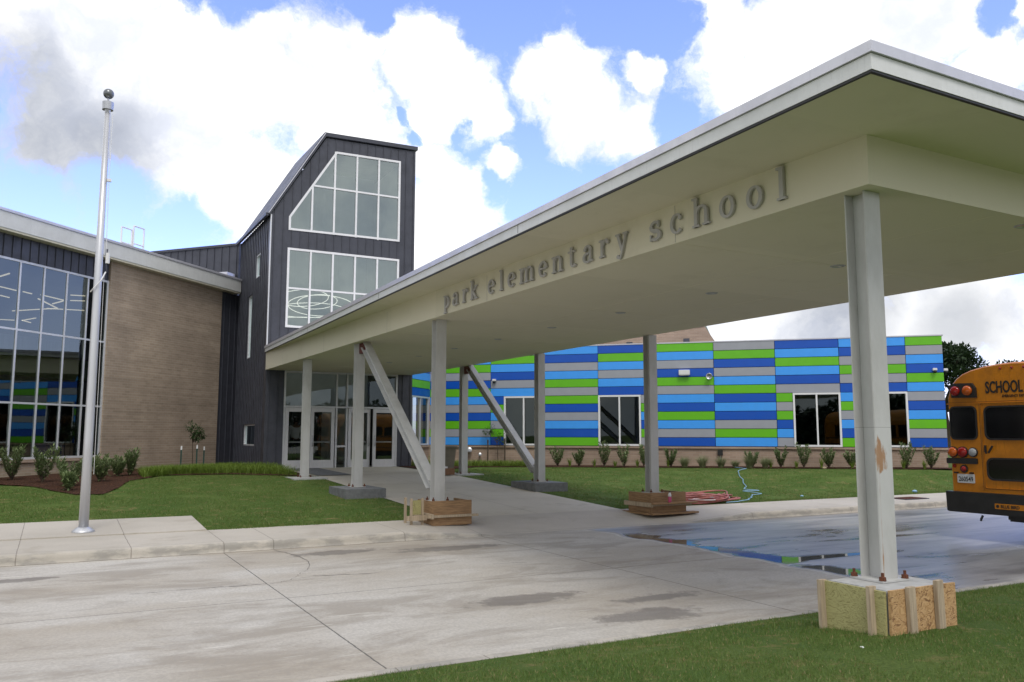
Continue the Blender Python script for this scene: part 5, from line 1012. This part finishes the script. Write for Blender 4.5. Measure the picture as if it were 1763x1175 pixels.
# grass borders nobody could count
def border(name, lab, pts_fn, n, h_, seed, mat):
    random.seed(seed); mb = MB()
    for i in range(n):
        x, y = pts_fn(); z = gz(x, y); hh = h_ * random.uniform(.6, 1.15); a = random.uniform(0, 6.283); ln = random.uniform(.05, .32); s = Vector((-math.sin(a), math.cos(a), 0)); prev = None
        for k in range(4):
            u = k / 3; p = Vector((x + math.cos(a) * ln * u ** 1.6, y + math.sin(a) * ln * u ** 1.6, z + hh * (u - .25 * u ** 3))); w_ = .013 * (1 - u * .8); cur = (p - s * w_ / 2, p + s * w_ / 2)
            if prev: mb.add([prev[0], prev[1], cur[1], cur[0]], [(0, 1, 2, 3)])
            prev = cur
    o = mb.build(name, M[mat], fix=False); tag(o, lab, 'grass', kind='stuff')
def pl():
    u = random.random(); k = random.random(); x = 2.2 + u * 4.25; lo = interp(x, [(2.2, 25.6), (3.2, 26.8), (4.9, 26.6), (6.5, 25.2)]); hi = min(interp(x, [(2.2, 27.2), (5.0, 29.0), (6.5, 28.8)]), x + 28.0) ; return x, lo + (hi - lo) * k
border('grass_border', 'dense bright green grass border along the brick wing and tower foot', pl, 9000, .34, 5, 'blade')
def pr():
    a = random.uniform(-1.3, 4.9); b_ = random.uniform(-1.35, -.35); 
    if a < .8: b_ = random.uniform(-2.2, -.5)
    p = bl(a, b_); 
    if p[0] < 11.2: return 11.2 + random.random() * .5, p[1]
    return p[0], p[1]
border('grass_border', 'green grass border at the foot of the panelled wall behind the bin', pr, 5200, .30, 6, 'blade')
# mulch beds
def bed(name, pts, lab=None):
    c = Vector((sum(p[0] for p in pts) / len(pts), sum(p[1] for p in pts) / len(pts))); tri = tessellate_polygon([[Vector((a, b, 0)) for a, b in pts]]); bm = bmesh.new(); vs = [bm.verts.new((a, b, 0)) for a, b in pts]
    for t_ in tri: bm.faces.new([vs[i] for i in t_])
    bmesh.ops.subdivide_edges(bm, edges=bm.edges, cuts=5, use_grid_fill=True); bmesh.ops.triangulate(bm, faces=bm.faces)
    for v in bm.verts: v.co.z = gz(v.co.x, v.co.y) + .018 + .022 * noise.noise(Vector((v.co.x * 3, v.co.y * 3, 0)))
    me = bpy.data.meshes.new(name); bmesh.ops.recalc_face_normals(bm, faces=bm.faces); bm.to_mesh(me); bm.free(); me.materials.append(M['mulch']); o = bpy.data.objects.new(name, me); COL.objects.link(o); o['kind'] = 'structure'
    for p in me.polygons:
        if p.normal.z < 0: p.flip()
bed('mulch_bed', [(-12, 15.9 + 2.0), (-9, 19.2), (-5, 21.6), (-2.2, 23.9), (-1.15, 24.1), (-.45, 23.5), (.05, 22.2), (.45, 21.3), (1.0, 21.2), (1.35, 22.4), (1.8, 24.6), (2.8, 26.4), (4.6, 26.4), (6.5, 24.9), (6.75, 25.2), (6.75, 29.2), (6.2, 34.4), (-2, 26.2), (-8, 20.2), (-12, 16.3 + 2)])
bed('mulch_bed', [bl(-2.3, -.1)[:2], bl(-1.6, -1.9)[:2], (11.1, 26.6), (11.1, 27.6)][:0] or [(11.05, 26.2), (12.4, 26.9), bl(2.6, -1.75)[:2], bl(5, -1.5)[:2], bl(9, -1.35)[:2], bl(13, -1.35)[:2], bl(17, -1.25)[:2], bl(19.4, -1.2)[:2], bl(19.4, .01)[:2], bl(10, .01)[:2], bl(0, .01)[:2], (11.6, 29.4), (11.05, 29.2)])
# turf blades: dense near the camera, thinner on the far lawns
def turf(name, lab, n, fn, h_, wd, seed, mat):
    random.seed(seed); vs = []; fs = []
    for i in range(n):
        x, y = fn(); z = gz(x, y) - .004; q = noise.noise(Vector((x * 1.1, y * 1.1, 4))) + .6 * noise.noise(Vector((x * 4, y * 4, 1)))
        if q < -.22 and random.random() < min(.85, (-.22 - q) * 3): continue
        a = random.uniform(0, 6.283); hh = h_ * random.uniform(.5, 1.2) * (1 + .6 * q); lx, ly = math.cos(a), math.sin(a); l_ = hh * random.uniform(.1, .9); b_ = random.uniform(0, 6.28); k = len(vs)
        vs += [(x - lx * wd / 2, y - ly * wd / 2, z), (x + lx * wd / 2, y + ly * wd / 2, z), (x + math.cos(b_) * l_, y + math.sin(b_) * l_, z + hh)]; fs.append((k, k + 1, k + 2))
    me = bpy.data.meshes.new(name); me.from_pydata(vs, [], fs); me.materials.append(M[mat]); o = bpy.data.objects.new(name, me); COL.objects.link(o); tag(o, lab, 'grass', kind='stuff')
def near():
    while True:
        x = random.uniform(1.2, 15); y = 6.06 - random.random() ** 1.0 * 3.6
        if y > 2.2 and not (5.93 < x < 6.84 and 4.55 < y < 5.25): return x, y
turf('turf_grass', 'short mown green turf on the near lawn', 170000, near, .030, .005, 11, 'turf_blade'); turf('dry_turf_grass', 'scattered dry straw coloured blades on the near lawn', 20000, near, .022, .009, 12, 'dry_blade')
def left_():
    while True:
        x = random.uniform(-4.5, 6.8); y = 15.15 + (random.random() ** 1.4) * 12
        if y < 17 and x < 2.35: continue
        if y > 21 and x < 1.8 and y > interp(x, [(-4.5, 22), (-2.2, 23.9), (-.45, 23.5), (.45, 21.3), (1., 21.2), (1.8, 24.6)]): continue
        if y > 26.3: continue
        return x, y
turf('turf_grass', 'mown green turf on the left lawn behind the flagpole', 95000, left_, .032, .008, 13, 'turf_blade'); turf('dry_turf_grass', 'scattered dry blades on the left lawn', 3500, left_, .03, .016, 14, 'dry_blade')
def right_():
    while True:
        x = random.uniform(11.05, 27); y = 15.2 + random.random() ** 1.3 * 12
        if x + y < 42.4: return x, y
turf('turf_grass', 'mown green turf on the right lawn below the panelled wall', 100000, right_, .032, .008, 15, 'turf_blade'); turf('dry_turf_grass', 'scattered dry blades on the right lawn', 4500, right_, .03, .016, 16, 'dry_blade')

# young trees
def young_tree(lab, x, y, h_, crown, seed, stakes, smat, leaf=(.10, .04), n=260):
    random.seed(seed); t = thing('young_tree', lab, 'tree', (x, y, gz(x, y))); tr = MB(); lf = MB(); top = Vector((crown[0][0] * .3, 0, h_ * .55)); tr.tube([(0, 0, 0), top * .5, top], [.018, .015, .012], 6)
    for cx, cy, cz, r_ in crown:
        c = Vector((cx, cy, cz)); tr.tube([top, top.lerp(c, .6) + Vector((0, 0, .04)), c], [.010, .007, .004], 5)
        for i in range(int(n * r_ / .25)):
            d = rv(); p = c + d * r_ * random.random() ** .5; leaf_quad(lf, p, d + Vector((0, 0, -.5)) + rv() * .5, leaf[0] * random.uniform(.7, 1.2), leaf[1])
    tr.build('trunk', M['trunk'], t); lf.build('crown', M['leaf_tree'], t, fix=False)
    for k, (sx, sy, sh_) in enumerate(stakes):
        s_ = thing('tree_stake', ['left', 'middle', 'right'][k if len(stakes) == 3 else 2 * k] + ' thin ' + ('green metal stake with white tip' if smat == 'stakeg' else 'dark stake') + ' beside the ' + ('young tree at the brick wall' if smat == 'stakeg' else 'drooping young tree by the panelled wall'), 'stake', (x + sx, y + sy, gz(x + sx, y + sy)), 0, 'tree stakes'); MB().box(-.02, .02, -.02, .02, -.05, sh_ - .12).build('post', M[smat], s_); MB().box(-.022, .022, -.022, .022, sh_ - .12, sh_).build('tip', M['white_plastic'] if smat == 'stakeg' else M[smat], s_)
q2 = math.sqrt(.5)
young_tree('young leafy tree with three stakes in front of the brick wall', 3.95, 29.0, 1.62, [(-.12, -.10, 1.42, .16), (.05, .05, 1.30, .18), (.22, .2, 1.28, .15), (.12, .1, 1.08, .16), (-.02, 0, 1.15, .12), (.3, .28, 1.12, .1)], 31, [(-.42, -.42, .80), (.12, .06, .82), (.38, .32, .76)], 'stakeg', (.085, .04), 170)
young_tree('thin drooping young tree between two stakes before the panelled wall', 15.2, 30.0 - 1.0, 1.6, [(-.22, .22, 1.42, .15), (.0, 0, 1.18, .16), (.28, -.28, 1.38, .12), (-.38, .38, 1.36, .10), (.1, -.1, 1.0, .13)], 32, [(-.30, .32, 1.0), (.18, -.2, 1.05)], 'trunk', (.13, .03), 110)

# large trees beyond
def big_tree(lab, x, y, h_, r_, seed, n=9000, lsz=.26):
    random.seed(seed); t = thing('oak_tree', lab, 'tree', (x, y, -.5), 0, 'dark trees beyond the buildings'); tr = MB(); lf = MB(); tr.tube([(0, 0, 0), (.2, .1, h_ * .25), (.1, .2, h_ * .5)], [.35, .28, .2], 10); cl = []
    for i in range(26):
        a = i * 2.4; rr_ = r_ * math.sqrt((i + .5) / 26) * random.uniform(.7, 1.05); z = h_ * (.92 - .50 * (rr_ / r_) ** 1.6 * random.uniform(.5, 1.1)) ; c = Vector((rr_ * math.cos(a), rr_ * math.sin(a), z)); cl.append((c, r_ * random.uniform(.16, .30))); 
        if i % 2: tr.tube([(.1, .2, h_ * .42), tuple(c * .5 + Vector((0, 0, h_ * .2))), tuple(c)], [.12, .07, .03], 6)
    for i in range(n):
        c, q = random.choice(cl); d = rv(); p = c + Vector((d.x, d.y, d.z * .6)) * q * random.random() ** .4; leaf_quad(lf, p, d + rv() * .8, lsz * random.uniform(.6, 1.3), lsz * .6)
    tr.build('trunk', M['trunk'], t); lf.build('crown', M['leaf_dark'], t, fix=False)
big_tree('dark spreading tree directly beyond the right end of the panelled wing', 46, 31.0, 7.5, 3.4, 41, 12000)
big_tree('lower dark tree whose top shows just above the school bus', 55, 31.5, 6.6, 4.5, 42, 10000)
# wood behind the camera, seen only in the glass
random.seed(50); lf = MB()
for i in range(26000):
    x = random.uniform(-70, 75); c = 5.5 + 2.5 * noise.noise(Vector((x * .09, 0, 5))); z = random.uniform(-.5, c); y = -48 + random.uniform(-4, 4) * (1 - .5 * z / c); leaf_quad(lf, Vector((x, y, z)), rv(), random.uniform(.6, 1.1), .7)
for i in range(24000):  # east leg added out of view to darken the horizon mirrored in the glass
    y = random.uniform(-50, 30); c = 6.0 + 2.5 * noise.noise(Vector((y * .09, 3, 5))); z = random.uniform(-.5, c); x = 84 + random.uniform(-4, 4) * (1 - .5 * z / c); leaf_quad(lf, Vector((x, y, z)), rv(), random.uniform(.6, 1.1), .7)
tag(lf.build('far_woods', M['leaf_dark'], fix=False), 'far line of dark woods across the car park, seen as reflections in the glass', 'woods', kind='stuff')
tag(grid('parking_lot', M['walk'], [-120, 120], [-44, -8], lambda x, y: -.28), kind='structure')

# ================================================================== person behind the left door
def skinmesh(name, verts, edges, radii, mat, parent, sub=2):
    me = bpy.data.meshes.new(name); me.from_pydata(verts, edges, []); o = bpy.data.objects.new(name, me); COL.objects.link(o); md = o.modifiers.new('skin', 'SKIN'); md.use_smooth_shade = True
    sv = me.skin_vertices[0].data
    for i, r_ in enumerate(radii): sv[i].radius = r_ if isinstance(r_, tuple) else (r_, r_)
    sv[0].use_root = True; ss = o.modifiers.new('sub', 'SUBSURF'); ss.levels = sub; ss.render_levels = sub
    dg = bpy.context.evaluated_depsgraph_get(); dg.update(); m2 = bpy.data.meshes.new_from_object(o.evaluated_get(dg)); m2.materials.clear(); m2.materials.append(mat); bpy.data.objects.remove(o); o = bpy.data.objects.new(name, m2); COL.objects.link(o); o.parent = parent; m2.shade_smooth(); return o
PS = thing('person', 'person in white shirt and dark trousers, back turned, behind the leftmost glass door', 'person', (7.56, 30.2, .10), R(10))
V = [(0, 0, .95), (0, 0, 1.10), (0, 0, 1.28), (0, 0, 1.43), (0, 0, 1.52), (0, .01, 1.58), (0, .01, 1.66), (0, .01, 1.73), (-.10, 0, .90), (-.11, .01, .50), (-.11, -.01, .09), (-.11, .12, .03), (.10, 0, .90), (.11, .01, .50), (.11, -.01, .09), (.11, .12, .03), (-.18, 0, 1.42), (-.25, -.02, 1.15), (-.22, .10, .92), (-.20, .13, .84), (.18, 0, 1.42), (.25, -.02, 1.15), (.22, .10, .92), (.20, .13, .84)]
Ed = [(0, 1), (1, 2), (2, 3), (3, 4), (4, 5), (5, 6), (6, 7), (0, 8), (8, 9), (9, 10), (10, 11), (0, 12), (12, 13), (13, 14), (14, 15), (3, 16), (16, 17), (17, 18), (18, 19), (3, 20), (20, 21), (21, 22), (22, 23)]
Rr = [(.14, .10), (.135, .095), (.15, .10), (.12, .08), .05, .07, .088, .06, .085, .058, .042, .035, .085, .058, .042, .035, .06, .044, .034, .03, .06, .044, .034, .03]
skinmesh('body', V, Ed, Rr, M['skin'], PS)
skinmesh('shirt', [V[i] for i in (0, 1, 2, 3, 16, 17, 18, 20, 21, 22)], [(0, 1), (1, 2), (2, 3), (3, 4), (4, 5), (5, 6), (3, 7), (7, 8), (8, 9)], [(.165, .125), (.16, .12), (.175, .125), (.145, .10), .075, .058, .048, .075, .058, .048], M['shirt'], PS)
skinmesh('trousers', [V[i] for i in (0, 8, 9, 10, 12, 13, 14)], [(0, 1), (1, 2), (2, 3), (0, 4), (4, 5), (5, 6)], [(.155, .115), .10, .075, .06, .10, .075, .06], M['trousers'], PS)
MB().sphere((0, -.01, 1.69), .105, 18, (.9, 1.0, 1.05)).build('hair', M['hair'], PS, smooth=True)
for s_ in (-1, 1):
    for k in range(5): MB().tube([(s_ * (.20 - .004 * k), .115 + .014 * k, .845), (s_ * .195, .125 + .014 * k, .80 - .004 * (2 - abs(2 - k))), (s_ * .185, .14 + .012 * k, .765 + (0.02 if k == 4 else 0))], [.009, .008, .006], 6).build('finger', M['skin'], PS, smooth=True)
